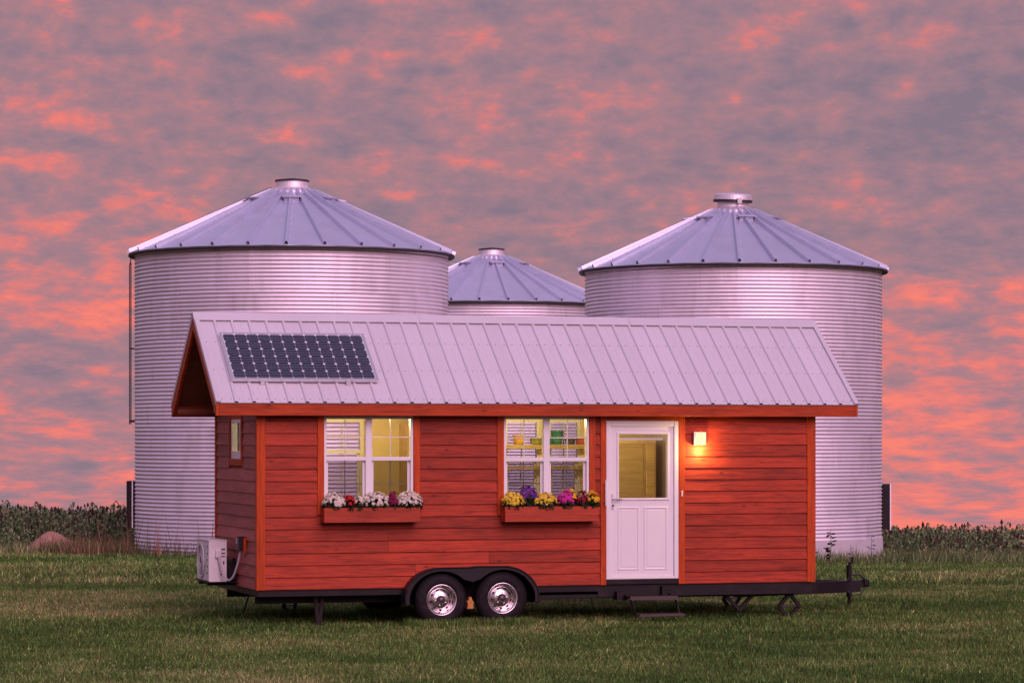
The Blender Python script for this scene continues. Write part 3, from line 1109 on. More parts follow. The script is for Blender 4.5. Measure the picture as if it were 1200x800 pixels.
# --- solar panel on the roof
PU0, PU1, PS0, PS1 = -0.328, 1.592, 0.505, 1.517
HN = 0.075
mb = MB()
def slab(mb, ua, ub, sa, sb, na, nb):
    c8 = [rp(ua, sa, nb), rp(ub, sa, nb), rp(ub, sb, nb), rp(ua, sb, nb), rp(ua, sa, na), rp(ub, sa, na), rp(ub, sb, na), rp(ua, sb, na)]
    mb.add(c8, [(0, 3, 2, 1), (4, 5, 6, 7), (0, 1, 5, 4), (1, 2, 6, 5), (2, 3, 7, 6), (3, 0, 4, 7)])
    return mb


slab(mb, PU0, PU0 + 0.03, PS0, PS1, HN - 0.04, HN)
slab(mb, PU1 - 0.03, PU1, PS0, PS1, HN - 0.04, HN)
slab(mb, PU0 + 0.03, PU1 - 0.03, PS0, PS0 + 0.022, HN - 0.04, HN)
slab(mb, PU0 + 0.03, PU1 - 0.03, PS1 - 0.03, PS1, HN - 0.04, HN)
solar = mb.obj('solar_panel', 'aluminium', house)
slab(MB(), PU0 + 0.03, PU1 - 0.03, PS0 + 0.022, PS1 - 0.03, HN - 0.02, HN - 0.010).obj('back_sheet', 'solar_back', solar)
cu, cs = (PU1 - PU0 - 0.076) / 12, (PS1 - PS0 - 0.064) / 6
ch = 0.020
half_u, half_s = cu / 2 - 0.002, cs / 2 - 0.002
octo = [(-half_u + ch, -half_s), (half_u - ch, -half_s), (half_u, -half_s + ch), (half_u, half_s - ch), (half_u - ch, half_s), (-half_u + ch, half_s), (-half_u, half_s - ch), (-half_u, -half_s + ch)]
def rd(u, s, n):      # direction on the roof plane, relative to the ridge
    return (u, -(s * CA) - SA * n, -s * SA + CA * n)
mb = MB()
mb.add([rd(p, q, 0) for p, q in octo] + [rd(p, q, 0.003) for p, q in octo], [tuple(range(8, 16))] + [(i, (i + 1) % 8, (i + 1) % 8 + 8, i + 8) for i in range(8)])
CELL = mb.mesh('solar_cell', 'solar_cell')
mb = MB()
for q in (-0.052, 0.0, 0.052):
    mb.add([rd(-half_u, q - 0.0011, 0.0036), rd(half_u, q - 0.0011, 0.0036), rd(half_u, q + 0.0011, 0.0036), rd(-half_u, q + 0.0011, 0.0036)], [(0, 3, 2, 1)])
for i in range(12):
    for j in range(6):
        p = rp(PU0 + 0.038 + cu * (i + 0.5), PS0 + 0.03 + cs * (j + 0.5), HN - 0.0098)
        link('solar_cell', CELL, solar, p)
mb = MB()
for j in range(6):
    for q in (-0.05, 0.0, 0.05):
        slab(mb, PU0 + 0.04, PU1 - 0.04, PS0 + 0.03 + cs * (j + 0.5) + q - 0.0009, PS0 + 0.03 + cs * (j + 0.5) + q + 0.0009, HN - 0.0066, HN - 0.0060)
mb.obj('busbar', 'solar_back', solar)
for u in (PU0 + 0.4, PU1 - 0.4):
    mb = slab(MB(), u - 0.025, u + 0.025, PS0 + 0.05, PS1 + 0.035, 0.004, HN - 0.041)
    mb.obj('mount_rail', 'aluminium', solar)
    slab(MB(), u - 0.03, u + 0.03, PS1 + 0.001, PS1 + 0.03, HN - 0.040, HN - 0.01).obj('mount_clamp', 'aluminium', solar)

# --- planter boxes
def planter(u0, u1, z0, z1):
    d = 0.205
    v1 = -0.024
    mb = MB()
    t_ = 0.022
    mb.bbox(u0, u1, v1 - d, v1 - d + t_, z0, z1, 0.003)
    mb.box(u0 + 0.001, u0 + t_, v1 - d + t_, v1, z0, z1 - 0.002)
    mb.box(u1 - t_, u1 - 0.001, v1 - d + t_, v1, z0, z1 - 0.002)
    mb.box(u0 + t_, u1 - t_, v1 - t_, v1, z0, z1 - 0.002)
    mb.box(u0 + t_, u1 - t_, v1 - d + t_, v1 - t_, z0 + 0.002, z0 + 0.02)
    mb2 = MB()
    o = MB()
    o.v, o.f = [(x - (u0 + u1) / 2, y, zz) for x, y, zz in mb.v], mb.f
    p = o.obj('flower_box', 'planter', house, loc=((u0 + u1) / 2, 0, 0))
    MB().box(-(u1 - u0) / 2 + 0.025, (u1 - u0) / 2 - 0.025, v1 - d + 0.026, v1 - 0.026, z0 + 0.022, z1 - 0.04).obj('soil', 'rubber', p)
    return p


planter(0.805, 2.066, 1.338, 1.527)
planter(3.205, 4.478, 1.328, 1.525)

# --- trailer
st = 'black_steel'
mb = MB().box(0.012, 4.55, 0.005, 0.09, 0.402, ZF - 0.004)
mb.box(4.55, L - 0.012, 0.005, 0.09, 0.330, ZF - 0.004)
mb.box(0.012, L - 0.012, WD - 0.09, WD - 0.005, 0.402, ZF - 0.004)
mb.box(0.012, 0.09, 0.09, WD - 0.09, 0.402, ZF - 0.004)
mb.box(L - 0.09, L - 0.012, 0.09, WD - 0.09, 0.402, ZF - 0.004)
mb.obj('floor_rim', st, house)
for v in (0.42, WD - 0.42):
    mb = MB().box(0.05, 7.5, v - 0.045, v + 0.045, 0.29, 0.30).box(0.05, 7.5, v - 0.045, v + 0.045, 0.392, 0.401).box(0.05, 7.5, v - 0.006, v + 0.006, 0.30, 0.392)
    mb.obj('frame_rail', st, house)
for k in range(9):
    u = 0.5 + k * 0.82
    MB().box(u - 0.03, u + 0.03, 0.10, WD - 0.10, 0.403, 0.478).obj('cross_member', st, house)
MB().box(0.09, L - 0.09, 0.09, WD - 0.09, 0.479, 0.498).obj('floor', 'interior_floor', house)
# lower side rail in front of the axles, as seen beside the steps
MB().box(3.55, 5.1, 0.02, 0.08, 0.315, 0.362).obj('side_rail', st, house)
# A-frame tongue
for s in (-1, 1):
    MB().bar((6.55, VR + s * 1.12, 0.365), (8.70, VR + s * 0.055, 0.345), 0.075, 0.16).obj('tongue_beam', st, house)
mb = MB().box(8.55, 8.82, VR - 0.12, VR + 0.12, 0.27, 0.425)
mb.obj('tongue_plate', st, house)
mb = MB().bar((8.80, VR, 0.385), (8.94, VR, 0.385), 0.085, 0.085)
mb.lathe([(0.0, 0.33), (0.05, 0.33), (0.062, 0.36), (0.062, 0.41), (0.04, 0.44), (0, 0.44)], 14, lambda x, y, h: (8.945 + x, VR + y, h))
mb.obj('coupler', st, house)
mb = MB().tube([(8.70, VR, 0.20), (8.70, VR, 0.64)], 0.038, 12).tube([(8.705, VR, 0.0), (8.70, VR, 0.22)], 0.026, 10)
mb.box(8.65, 8.76, VR - 0.055, VR + 0.055, -0.012, 0.004)
jack = mb.obj('tongue_jack', st, house)
MB().tube([(8.70, VR, 0.64), (8.70, VR, 0.67), (8.70, VR - 0.11, 0.675), (8.705, VR - 0.11, 0.76)], 0.016, 8).obj('crank_handle', 'black_plastic', jack)
mb = MB().tube([(8.62, VR - 0.10, 0.43), (8.68, VR - 0.13, 0.50), (8.80, VR - 0.12, 0.51), (8.90, VR - 0.08, 0.45), (8.93, VR - 0.05, 0.36)], 0.012, 6)
mb.tube([(8.60, VR - 0.12, 0.30), (8.70, VR - 0.15, 0.22), (8.82, VR - 0.13, 0.24), (8.9, VR - 0.07, 0.32)], 0.011, 6)
mb.obj('safety_chain', 'dark_steel', house)


def scissor(u, v, zt, zb, half, name='scissor_jack'):
    zm = (zt + zb) / 2
    mb = MB()
    for s in (-1, 1):
        mb.bar((u + s * 0.03, v - 0.012, zt), (u + s * half, v - 0.012, zm), 0.05, 0.045)
        mb.bar((u + s * half, v + 0.012, zm), (u + s * 0.03, v + 0.012, zb + 0.02), 0.05, 0.045)
    mb.box(u - 0.06, u + 0.06, v - 0.05, v + 0.05, zb - 0.01, zb + 0.015)
    mb.box(u - 0.05, u + 0.05, v - 0.04, v + 0.04, zt - 0.01, zt + 0.06)
    o = mb.obj(name, st, house)
    MB().tube([(u - half - 0.02, v, zm), (u + half + 0.02, v, zm)], 0.009, 8).obj('jack_screw', 'rim_steel', o)
    return o


def vee(u, v, zt, zb, half):
    mb = MB()
    for s in (-1, 1):
        mb.bar((u + s * 0.012, v + 0.012 * s, zb), (u + s * half, v + 0.012 * s, zt), 0.05, 0.042)
    mb.box(u - 0.04, u + 0.04, v - 0.04, v + 0.04, zb - 0.02, zb + 0.012)
    mb.box(u - half - 0.04, u + half + 0.04, v - 0.03, v + 0.03, zt, zt + 0.03)
    return mb.obj('stabiliser_jack', st, house)


scissor(7.33, 0.18, 0.29, 0.0, 0.15)
vee(6.60, 0.16, 0.30, 0.125, 0.185)
vee(0.84, 0.22, 0.37, 0.02, 0.05)
scissor(0.93, WD - 0.3, 0.30, 0.02, 0.085)
scissor(7.33, WD - 0.3, 0.29, 0.0, 0.125)
# rear brace under the end wall
MB().tube([(-0.02, 0.45, 0.41), (-0.06, 0.62, 0.16)], 0.012, 6).obj('drain_pipe', 'black_plastic', house)

# axles and wheels
WHEELS = [(2.354, 0.335), (3.172, 0.345)]
TR = 0.335


def wheel_lathe(mb, prof, n=40):
    return mb.lathe(prof, n, lambda x, y, h: (x, h, y))


mb = wheel_lathe(MB(), [(0.190, 0.012), (0.205, 0.004), (0.235, -0.006), (0.275, 0.0), (0.305, 0.012), (0.325, 0.03), (0.333, 0.045), (0.335, 0.10), (0.333, 0.155), (0.318, 0.18), (0.26, 0.196), (0.19, 0.19), (0.185, 0.1)], 48)
for k in range(60):      # shoulder tread blocks
    a = 2 * math.pi * k / 60
    ca, sa = math.cos(a), math.sin(a)
    wv = 0.011
    q = []
    for rr, hh in ((0.312, 0.010), (0.341, 0.040), (0.342, 0.08), (0.330, 0.08)):
        for s in (-1, 1):
            q.append((rr * ca - s * wv * sa, hh, rr * sa + s * wv * ca))
    mb.add(q, [(0, 2, 3, 1), (2, 4, 5, 3), (0, 6, 4, 2), (1, 3, 5, 7), (4, 6, 7, 5)])
TYRE = mb.mesh('tyre', 'rubber', False)
mb = wheel_lathe(MB(), [(0.185, 0.10), (0.178, 0.03), (0.186, 0.006), (0.200, 0.000), (0.203, 0.006), (0.196, 0.014)], 40)
mb = wheel_lathe(mb, [(0.180, 0.020), (0.174, 0.024), (0.166, 0.070), (0.152, 0.084), (0.140, 0.074), (0.106, 0.052), (0.088, 0.044), (0.062, 0.048), (0.056, 0.044)], 40)
RIM = mb.mesh('rim', 'rim_steel', True)
mb = wheel_lathe(MB(), [(0.0, 0.002), (0.030, 0.004), (0.040, 0.012), (0.044, 0.036), (0.062, 0.050)], 24)
HUB = mb.mesh('hub_cap', 'hub_dark', True)
NUT = MB().lathe([(0.0, 0.018), (0.008, 0.019), (0.009, 0.040)], 8, lambda p, q, h: (p, h, q)).mesh('lug_nut', 'rim_steel')
mb = MB().lathe([(0.0, 0.0), (0.019, 0.0), (0.019, 0.006)], 12, lambda p, q, h: (p, h, q))
HOLE = mb.mesh('rim_hole', 'rubber')


def wheel(u, z, v, flip):
    e = bpy.data.objects.new('wheel', None)
    COL.objects.link(e)
    e.parent = house
    e.location = (u, v, z)
    e.rotation_euler = (0, random.uniform(0, 1), math.pi if flip else 0)
    link('tyre', TYRE, e)
    link('rim', RIM, e)
    link('hub_cap', HUB, e)
    for k in range(5):
        a = 2 * math.pi * (k + 0.3) / 5
        link('lug_nut', NUT, e, (0.073 * math.cos(a), 0.012, 0.073 * math.sin(a)))
    for k in range(9):
        a = 2 * math.pi * k / 9
        link('rim_hole', HOLE, e, (0.124 * math.cos(a), 0.0600, 0.124 * math.sin(a)))
    return e


for u, z in WHEELS:
    wheel(u, z, -0.225, False)
    wheel(u, z, WD + 0.225, True)
    MB().tube([(u, -0.05, z), (u, WD + 0.05, z)], 0.03, 10).obj('axle', st, house)
MB().box(1.95, 3.6, 0.33, 0.38, 0.345, 0.395).obj('spring_hanger', st, house)


# tandem fender: outline over both wheels, a front plate between outline and wheel arcs
def fender(vout, vin, sgn):
    (ua, za), (ub, zb_) = WHEELS
    ro, ri = 0.412, 0.372
    outer, inner = [], []
    n = 14
    for k in range(n + 1):
        a = R(188) - R(98) * k / n
        outer.append((ua + 0.0 + (ro + 0.075) * math.cos(a) * (1 if k < n else 0.6), za + ro * math.sin(a)))
        inner.append((ua + ri * math.cos(a) * 1.17, za + ri * math.sin(a)))
    for k in range(1, 9):
        a = R(90) - R(52) * k / 8
        x = ua + (ub - ua) / 2 * k / 8
        ix, iz = ua + ri * math.cos(a) * 1.1, za + ri * math.sin(a)
        ix = min(ix, (ua + ub) / 2)
        outer.append((x, za + ro))
        inner.append((ix if k < 8 else (ua + ub) / 2, iz if k < 8 else za + ri * math.sin(R(38))))
    ml = [(ua + ub - p, q + (zb_ - za)) for p, q in reversed(outer[:-1])]
    mi = [(ua + ub - p, q + (zb_ - za)) for p, q in reversed(inner[:-1])]
    outer, inner = outer + ml, inner + mi
    m = len(outer)
    mb = MB()
    vs = []
    for w in (vout, vout + 0.006 * sgn):
        vs += [(p, w, q) for p, q in outer] + [(p, w, q) for p, q in inner]
    fs = []
    for i in range(m - 1):
        fs.append((i, i + 1, m + i + 1, m + i))
        fs.append((2 * m + i + 1, 2 * m + i, 3 * m + i, 3 * m + i + 1))
        fs.append((i, 2 * m + i, 2 * m + i + 1, i + 1))
        fs.append((m + i, m + i + 1, 3 * m + i + 1, 3 * m + i))
    mb.add(vs, fs)
    # curved top
    vs = [(p, vout + 0.001 * sgn, q - 0.002) for p, q in outer] + [(p, vin, q - 0.002) for p, q in outer]
    vs += [(p, vout + 0.001 * sgn, q - 0.008) for p, q in outer] + [(p, vin, q - 0.008) for p, q in outer]
    fs = []
    for i in range(m - 1):
        fs.append((i, i + 1, m + i + 1, m + i))
        fs.append((2 * m + i, 3 * m + i, 3 * m + i + 1, 2 * m + i + 1))
    mb.add(vs, fs)
    o = mb.obj('fender', 'black_plastic', house)
    # rolled lip
    MB().tube([(p, vout - 0.004 * sgn, q) for p, q in outer], 0.010, 6).obj('fender_lip', 'black_plastic', o)
    # flat sheet behind the wheels, its near-black colour painting in the recess shade
    poly = [(p, q - 0.01) for p, q in outer]
    MB().prism(poly, lambda p, q, w: (p, w, q), vin, vin + 0.006 * sgn).obj('wheel_well', 'well_shade', o)


fender(-0.250, -0.030, 1)
fender(WD + 0.250, WD + 0.030, -1)

# fold-out steps
mb = MB().box(4.87, 5.53, -0.36, -0.10, 0.318, 0.345)
stp = mb.obj('entry_step', st, house)
MB().box(4.87, 5.53, -0.372, -0.361, 0.300, 0.347).obj('tread_edge', 'step_steel', stp)  # lighter strip that paints in the lit edge of the black tread
MB().box(4.93, 5.56, -0.56, -0.36, 0.095, 0.125).obj('lower_tread', 'step_steel', stp)
for u in (4.885, 5.515):
    mb = MB().bar((u, -0.02, 0.36), (u, -0.20, 0.31), 0.02, 0.05).bar((u, -0.33, 0.305), (u + (0.05 if u < 5.2 else 0.02), -0.40, 0.11), 0.02, 0.03)
    mb.obj('step_hinge', st, stp)
MB().box(4.78, 4.90, -0.10, 0.06, 0.29, 0.40).obj('step_bracket', st, house)
MB().box(5.42, 5.50, -0.08, 0.03, 0.33, 0.46).obj('step_bracket', st, house)

# --- air conditioner on the end wall
AU0, AU1, AV0, AV1, AZ0, AZ1 = -0.40, -0.165, 1.16, 1.94, 0.545, 1.07
mb = MB()
c_ = 0.012
prof = [(AU0 + c_, AZ0), (AU1, AZ0), (AU1, AZ1), (AU0 + c_, AZ1), (AU0, AZ1 - c_), (AU0, AZ0 + c_)]
mb.prism(prof, lambda p, q, w: (p, w, q), AV0, AV1)
ac = mb.obj('air_conditioner', 'ac_white', house)
MB().box(AU0 - 0.006, AU1 + 0.004, AV0 - 0.006, AV1 + 0.006, AZ1 + 0.001, AZ1 + 0.014).obj('top_cover', 'ac_white', ac)
cx_, cz_ = AV0 + 0.47, (AZ0 + AZ1) / 2
fnA = lambda x, y, h: (AU0 - h, cx_ + x, cz_ + y)
MB().lathe([(0.0, 0.002), (0.205, 0.002)], 30, fnA).obj('fan_opening', 'ac_dark', ac)
mb = MB()
for rr in (0.06, 0.095, 0.13, 0.165, 0.205, 0.225):
    pts = [fnA(rr * math.cos(2 * math.pi * k / 24), rr * math.sin(2 * math.pi * k / 24), 0.014) for k in range(25)]
    mb.tube(pts, 0.004 if rr < 0.2 else 0.008, 5, False)
for k in range(8):
    a = 2 * math.pi * k / 8
    mb.tube([fnA(0.05 * math.cos(a), 0.05 * math.sin(a), 0.014), fnA(0.225 * math.cos(a), 0.225 * math.sin(a), 0.012)], 0.004, 5)
mb.obj('fan_grille', 'ac_white', ac)
mb = MB()
for k in range(5):
    zz = AZ0 + 0.10 + k * 0.085
    mb.box(AU0 - 0.003, AU0 + 0.002, AV0 + 0.07, AV0 + 0.12, zz, zz + 0.022)
mb.obj('side_louvre', 'ac_dark', ac)
for (a_, b_, q0, q1) in ((-0.235, -0.185, 0.955, 0.975), (-0.235, -0.185, 0.905, 0.922), (-0.24, -0.185, 0.865, 0.88), (-0.215, -0.195, 0.77, 0.81), (-0.27, -0.25, 0.80, 0.815), (-0.25, -0.225, 0.63, 0.645)):
    MB().box(a_, b_, AV0 - 0.003, AV0 + 0.004, q0, q1).obj('vent_slot', 'ac_dark', ac)
MB().box(-0.315, -0.245, AV0 - 0.045, AV0 - 0.001, 0.86, 0.95).obj('service_cover', 'ac_white', ac)
mb = MB()
for v in (AV0 + 0.12, AV1 - 0.12):
    mb.box(AU0 + 0.0, -0.02, v - 0.025, v + 0.025, AZ0 - 0.055, AZ0 - 0.012)
    mb.box(-0.06, -0.024, v - 0.025, v + 0.025, AZ0 - 0.012, AZ0 + 0.3)
mb.box(AU0 - 0.03, -0.03, AV0 - 0.05, AV1 + 0.05, AZ0 - 0.012, AZ0 - 0.001)
mb.obj('mount_bracket', st, ac)
MB().box(AU1 + 0.001, -0.03, AV0 + 0.02, AV0 + 0.6, AZ0 + 0.02, AZ0 + 0.26).obj('mount_back', st, ac)
db = MB().box(-0.115, -0.026, 0.64, 0.80, 0.965, 1.145).obj('disconnect_box', 'black_plastic', house)
MB().box(-0.119, -0.1155, 0.735, 0.785, 1.05, 1.125).obj('box_label', 'conduit', db)
MB().box(-0.06, -0.026, 0.585, 0.638, 0.935, 1.13).obj('box_backplate', 'trim', db)
pts = []
for k in range(17):
    q = k / 16
    a = math.pi * q
    v = 0.72 + (AV0 - 0.03 - 0.72) * q
    u = -0.075 + (-0.28 + 0.075) * q
    z = 0.965 + (0.90 - 0.965) * q - 0.36 * math.sin(a) ** 0.8
    pts.append((u, v, z))
MB().tube(pts, 0.014, 8).obj('conduit', 'conduit', db)

# --- interior: lining, shelf, cabinet, lamps
mb = wall_with_holes(MB(), 0.10, L - 0.10, 0.50, 2.71, REAR_HOLES, WD - 0.105, WD - 0.092)
mb.obj('rear_lining', 'interior_wall', house)
mb = wall_with_holes(MB(), 0.10, L - 0.10, 0.50, 2.71, FRONT_HOLES, 0.092, 0.105)
mb.obj('front_lining', 'interior_wall', house)
MB().box(0.10, L - 0.10, 0.106, WD - 0.106, 2.712, 2.72).obj('ceiling', 'interior_white', house)
MB().box(2.95, 3.0, 0.9, WD - 0.106, 0.50, 2.71).obj('partition', 'interior_wall', house)
MB().box(6.12, 6.17, 0.106, WD - 0.106, 0.50, 2.71).obj('partition', 'plaster', house)
MB().box(L - 0.106, L - 0.092, 0.106, WD - 0.106, 0.50, 2.71).obj('end_lining', 'interior_wall', house)
cab = MB().box(2.52, 2.94, 1.95, WD - 0.107, 0.50, 2.62).obj('wardrobe', 'cabinet', house)
for a_, b_ in ((2.53, 2.72), (2.74, 2.93)):
    MB().bbox(a_, b_, 1.925, 1.949, 0.56, 2.58, 0.006).obj('wardrobe_door', 'cabinet', cab)
# kitchen shelf in front of the rear windows
SHZ0, SHZ1 = 2.262, 2.322
shelf = MB().box(3.95, 5.25, 2.24, WD - 0.107, SHZ0, SHZ1).obj('shelf', 'cabinet', house)
MB().box(3.95, 5.25, 2.30, WD - 0.107, 1.98, 2.02).obj('shelf', 'cabinet', house)
ctr = MB().box(3.4, 5.25, 1.85, WD - 0.107, 0.50, 1.42).obj('kitchen_counter', 'cabinet', house)
MB().box(3.38, 5.27, 1.82, WD - 0.107, 1.421, 1.46).obj('counter_top', 'interior_white', ctr)
# tall panelled cupboard seen through the door glass
cup = MB().box(5.36, 5.95, 1.62, 2.30, 0.50, 2.40).obj('cupboard', 'cabinet', house)
MB().bbox(5.38, 5.76, 1.595, 1.619, 0.56, 2.34, 0.008).obj('cupboard_door', 'cabinet', cup)
MB().bbox(5.80, 5.93, 1.595, 1.619, 0.56, 2.34, 0.008).obj('cupboard_door', 'cabinet', cup)
bl = MB().box(4.87, 5.47, 0.045, 0.065, 2.385, 2.415).obj('blind_rail', 'white_vinyl', house)
for k, (u, v) in enumerate(((1.5, 1.15), (4.1, 1.15), (5.4, 0.95), (6.9, 1.2))):
    lb = MB().lathe([(0.10, 2.7115), (0.10, 2.706), (0.085, 2.702), (0.0, 2.701)], 16, lambda x, y, h: (u + x, v + y, h)).obj('ceiling_lamp', 'bulb_glow', house)
    ld = bpy.data.lights.new('interior_light', 'POINT')
    ld.energy = (56, 48, 9, 4)[k]
    ld.color = (1.0, 0.76, 0.36)
    ld.shadow_soft_size = 0.02
    lo = bpy.data.objects.new('interior_light', ld)
    COL.objects.link(lo)
    lo.parent = house
    lo.location = (u, v, 2.675)

# ------------------------------------------------------------------ pots on the kitchen shelf
mat('pot_yellow', (0.75, 0.42, 0.03), 0.4)
mat('pot_green', (0.32, 0.34, 0.04), 0.4)
mat('pot_teal', (0.02, 0.22, 0.14), 0.4)
mat('pot_orange', (0.62, 0.12, 0.02), 0.4)
mat('pot_dark', (0.06, 0.07, 0.04), 0.5)


def shelf_pot(u, r, h, m, label, kind='pot'):
    base = hw(u, 2.36, SHZ1 + 0.001)
    prof = [(0.0, 0.0), (r * 0.78, 0.0), (r * 0.9, h * 0.3), (r, h * 0.92), (r * 1.08, h * 0.93), (r * 1.08, h), (r * 0.9, h), (r * 0.8, h * 0.3), (0, h * 0.25)]
    o = MB().lathe(prof, 20).obj(kind, m, None, True, base, (0, 0, HT))
    tag(o, label, 'pot', 'pots on the kitchen shelf')
    return o


shelf_pot(4.20, 0.085, 0.13, 'pot_yellow', 'yellow pot on the kitchen shelf behind the window')
shelf_pot(4.45, 0.085, 0.085, 'pot_green', 'low olive green bowl on the kitchen shelf')
shelf_pot(4.635, 0.05, 0.11, 'pot_teal', 'narrow dark green beaker on the kitchen shelf')
shelf_pot(4.755, 0.085, 0.19, 'pot_teal', 'tall teal green canister on the kitchen shelf')
shelf_pot(4.95, 0.075, 0.08, 'pot_dark', 'dark small bowl on the kitchen shelf')
shelf_pot(5.13, 0.095, 0.09, 'pot_orange', 'orange red bowl on the kitchen shelf')

# ------------------------------------------------------------------ flowers in the boxes
def leaf_tris(n, cx, cy, cz, rx, ry, rz_, size, rng, lo, hi, zmin=-1.0):
    d = rng.normal(size=(n, 3))
    d /= np.linalg.norm(d, axis=1)[:, None]
    rad = rng.uniform(0.35, 1.0, n) ** 0.6
    c = d * rad[:, None] * np.array([rx, ry, rz_]) + np.array([cx, cy, cz])
    t1 = rng.normal(size=(n, 3))
    t1 /= np.linalg.norm(t1, axis=1)[:, None]
    t2 = np.cross(t1, rng.normal(size=(n, 3)))
    t2 /= np.linalg.norm(t2, axis=1)[:, None]
    s = size * rng.uniform(0.6, 1.3, n)[:, None]
    a, b, e, f = c - t1 * s, c + t2 * s * 0.42, c + t1 * s, c - t2 * s * 0.42
    v = np.stack([a, b, e, a, e, f], 1).reshape(-1, 3)
    k = rng.uniform(0, 1, n)[:, None]
    tone = np.array(lo) * (1 - k) + np.array(hi) * k
    return v, np.repeat(tone, 6, 0)


def bloom_tris(n, rx, ry, rz_, cz, r, rng, col, eye, spread=0.16, spike=False):
    vs, ts = [], []
    for i in range(n):
        a = rng.uniform(0, 2 * math.pi)
        el = math.asin(rng.uniform(-0.05, 1.0))
        d = np.array([math.cos(el) * math.cos(a), math.cos(el) * math.sin(a), math.sin(el)])
        rad = rng.uniform(0.82, 1.06)
        c = d * rad * np.array([rx, ry, rz_]) + np.array([0, 0, cz])
        nrm = d + rng.normal(size=3) * spread * 2 + np.array([0, 0, 0.25])
        nrm /= np.linalg.norm(nrm)
        t1 = np.cross(nrm, [0.3, 0.2, 0.9])
        t1 /= np.linalg.norm(t1)
        t2 = np.cross(nrm, t1)
        rr = 1.45 * r * rng.uniform(0.75, 1.2)
        tone = np.array(col) * rng.uniform(0.72, 1.1)
        m = 9
        ph = rng.uniform(0, 6)
        for k in range(m):
            a0, a1 = ph + 2 * math.pi * (k - 0.46) / m, ph + 2 * math.pi * (k + 0.46) / m
            q0 = c + (t1 * math.cos(a0) + t2 * math.sin(a0)) * rr - nrm * rr * 0.12
            q1 = c + (t1 * math.cos(a1) + t2 * math.sin(a1)) * rr - nrm * rr * 0.12
            vs += [c + nrm * rr * 0.28, q0, q1]
            ts += [np.array(eye), tone, tone]
    return np.array(vs), np.array(ts)


PET = {'white': ((0.86, 0.82, 0.78), (0.80, 0.68, 0.40)), 'red': ((0.75, 0.02, 0.03), (0.5, 0.01, 0.02)), 'wine': ((0.20, 0.008, 0.06), (0.30, 0.02, 0.10)),
       'yellow': ((0.95, 0.74, 0.08), (0.85, 0.55, 0.03)), 'purple': ((0.16, 0.03, 0.28), (0.22, 0.06, 0.36)), 'pink': ((0.72, 0.05, 0.40), (0.6, 0.03, 0.3)), 'gold': ((0.95, 0.60, 0.03), (0.8, 0.42, 0.01)), 'crimson': ((0.34, 0.01, 0.06), (0.25, 0.01, 0.04))}


def flower_plant(u, v, zbox, w, h, colour, nb, label, br=0.017, lift=0.0):
    rng = np.random.default_rng(int(u * 1000))
    p = hw(u, v, zbox)
    e = empty('flower_plant', p, HT, label, 'flowers', 'flowers growing in the window boxes')
    rx = w / 2
    lv, lt = leaf_tris(int(1500 * w + 160), 0, 0, 0.045 + lift * 0.5, rx * 1.05, 0.125, 0.09 + lift * 0.5, 0.026, rng, (0.012, 0.022, 0.008), (0.05, 0.075, 0.022))
    link('foliage', tri_mesh('foliage', lv, lt, 'leaf'), e)
    col, eye = PET[colour]
    bv, bt = bloom_tris(int(nb * 1.6), rx * 1.02, 0.115, h * 1.12, 0.072 + lift, br, rng, col, eye)
    link('blossoms', tri_mesh('blossoms', bv, bt, 'petal'), e)
    return e


Z1B, Z2B = 1.50, 1.498
VB = -0.13
flower_plant(0.955, VB, Z1B, 0.30, 0.135, 'white', 95, 'white chrysanthemums beside the red flowers in the window box')
flower_plant(1.155, VB - 0.02, Z1B, 0.13, 0.105, 'red', 40, 'red flowers in the window box among white chrysanthemums', 0.016)
flower_plant(1.275, VB - 0.01, Z1B, 0.11, 0.10, 'white', 22, 'small sparse white chrysanthemums right next to the red flowers')
flower_plant(1.50, VB, Z1B, 0.40, 0.135, 'white', 115, 'widest clump of white chrysanthemums in the middle of the window box')
flower_plant(1.735, VB + 0.01, Z1B, 0.14, 0.15, 'wine', 36, 'dark wine-coloured flowers between white chrysanthemums')
flower_plant(1.945, VB, Z1B, 0.36, 0.14, 'white', 120, 'white chrysanthemums at the end of the box beside the wine-coloured flowers')
flower_plant(3.335, VB - 0.02, Z2B, 0.30, 0.125, 'yellow', 95, 'yellow chrysanthemums at the box end beside the purple flowers')
flower_plant(3.555, VB + 0.02, Z2B, 0.26, 0.14, 'purple', 75, 'tall purple flowers rising between yellow chrysanthemums', 0.014, 0.07)
flower_plant(3.77, VB - 0.02, Z2B, 0.34, 0.12, 'yellow', 80, 'yellow chrysanthemums between the purple and the magenta flowers')
flower_plant(4.045, VB - 0.02, Z2B, 0.22, 0.15, 'pink', 80, 'bright magenta flowers in the window box near the door', 0.015)
flower_plant(4.14, VB + 0.05, Z2B, 0.16, 0.10, 'gold', 26, 'golden flowers behind the magenta ones', 0.016, 0.07)
flower_plant(4.275, VB - 0.01, Z2B, 0.20, 0.13, 'crimson', 40, 'dark crimson flowers between two golden clumps', 0.015, 0.01)
flower_plant(4.42, VB - 0.02, Z2B, 0.18, 0.11, 'gold', 34, 'golden flowers at the box end next to the door', 0.017, 0.035)

# ------------------------------------------------------------------ wheel chock
um = (WHEELS[0][0] + WHEELS[1][0]) / 2
mb = MB()
outl = [(-0.042, 0.0), (0.040, 0.0), (0.036, 0.05), (0.046, 0.085), (0.025, 0.11), (0.01, 0.15), (-0.015, 0.15), (-0.025, 0.11), (-0.045, 0.09), (-0.034, 0.05)]
mb.prism(outl, lambda p, q, w: (p, w, q), -0.04, 0.04)
ck = mb.obj('wheel_chock', 'chock', None, False, hw(um - 0.005, -0.12, 0.215), (0, 0, HT))
tag(ck, 'orange chock wedged between the two trailer tyres', 'wheel chock')

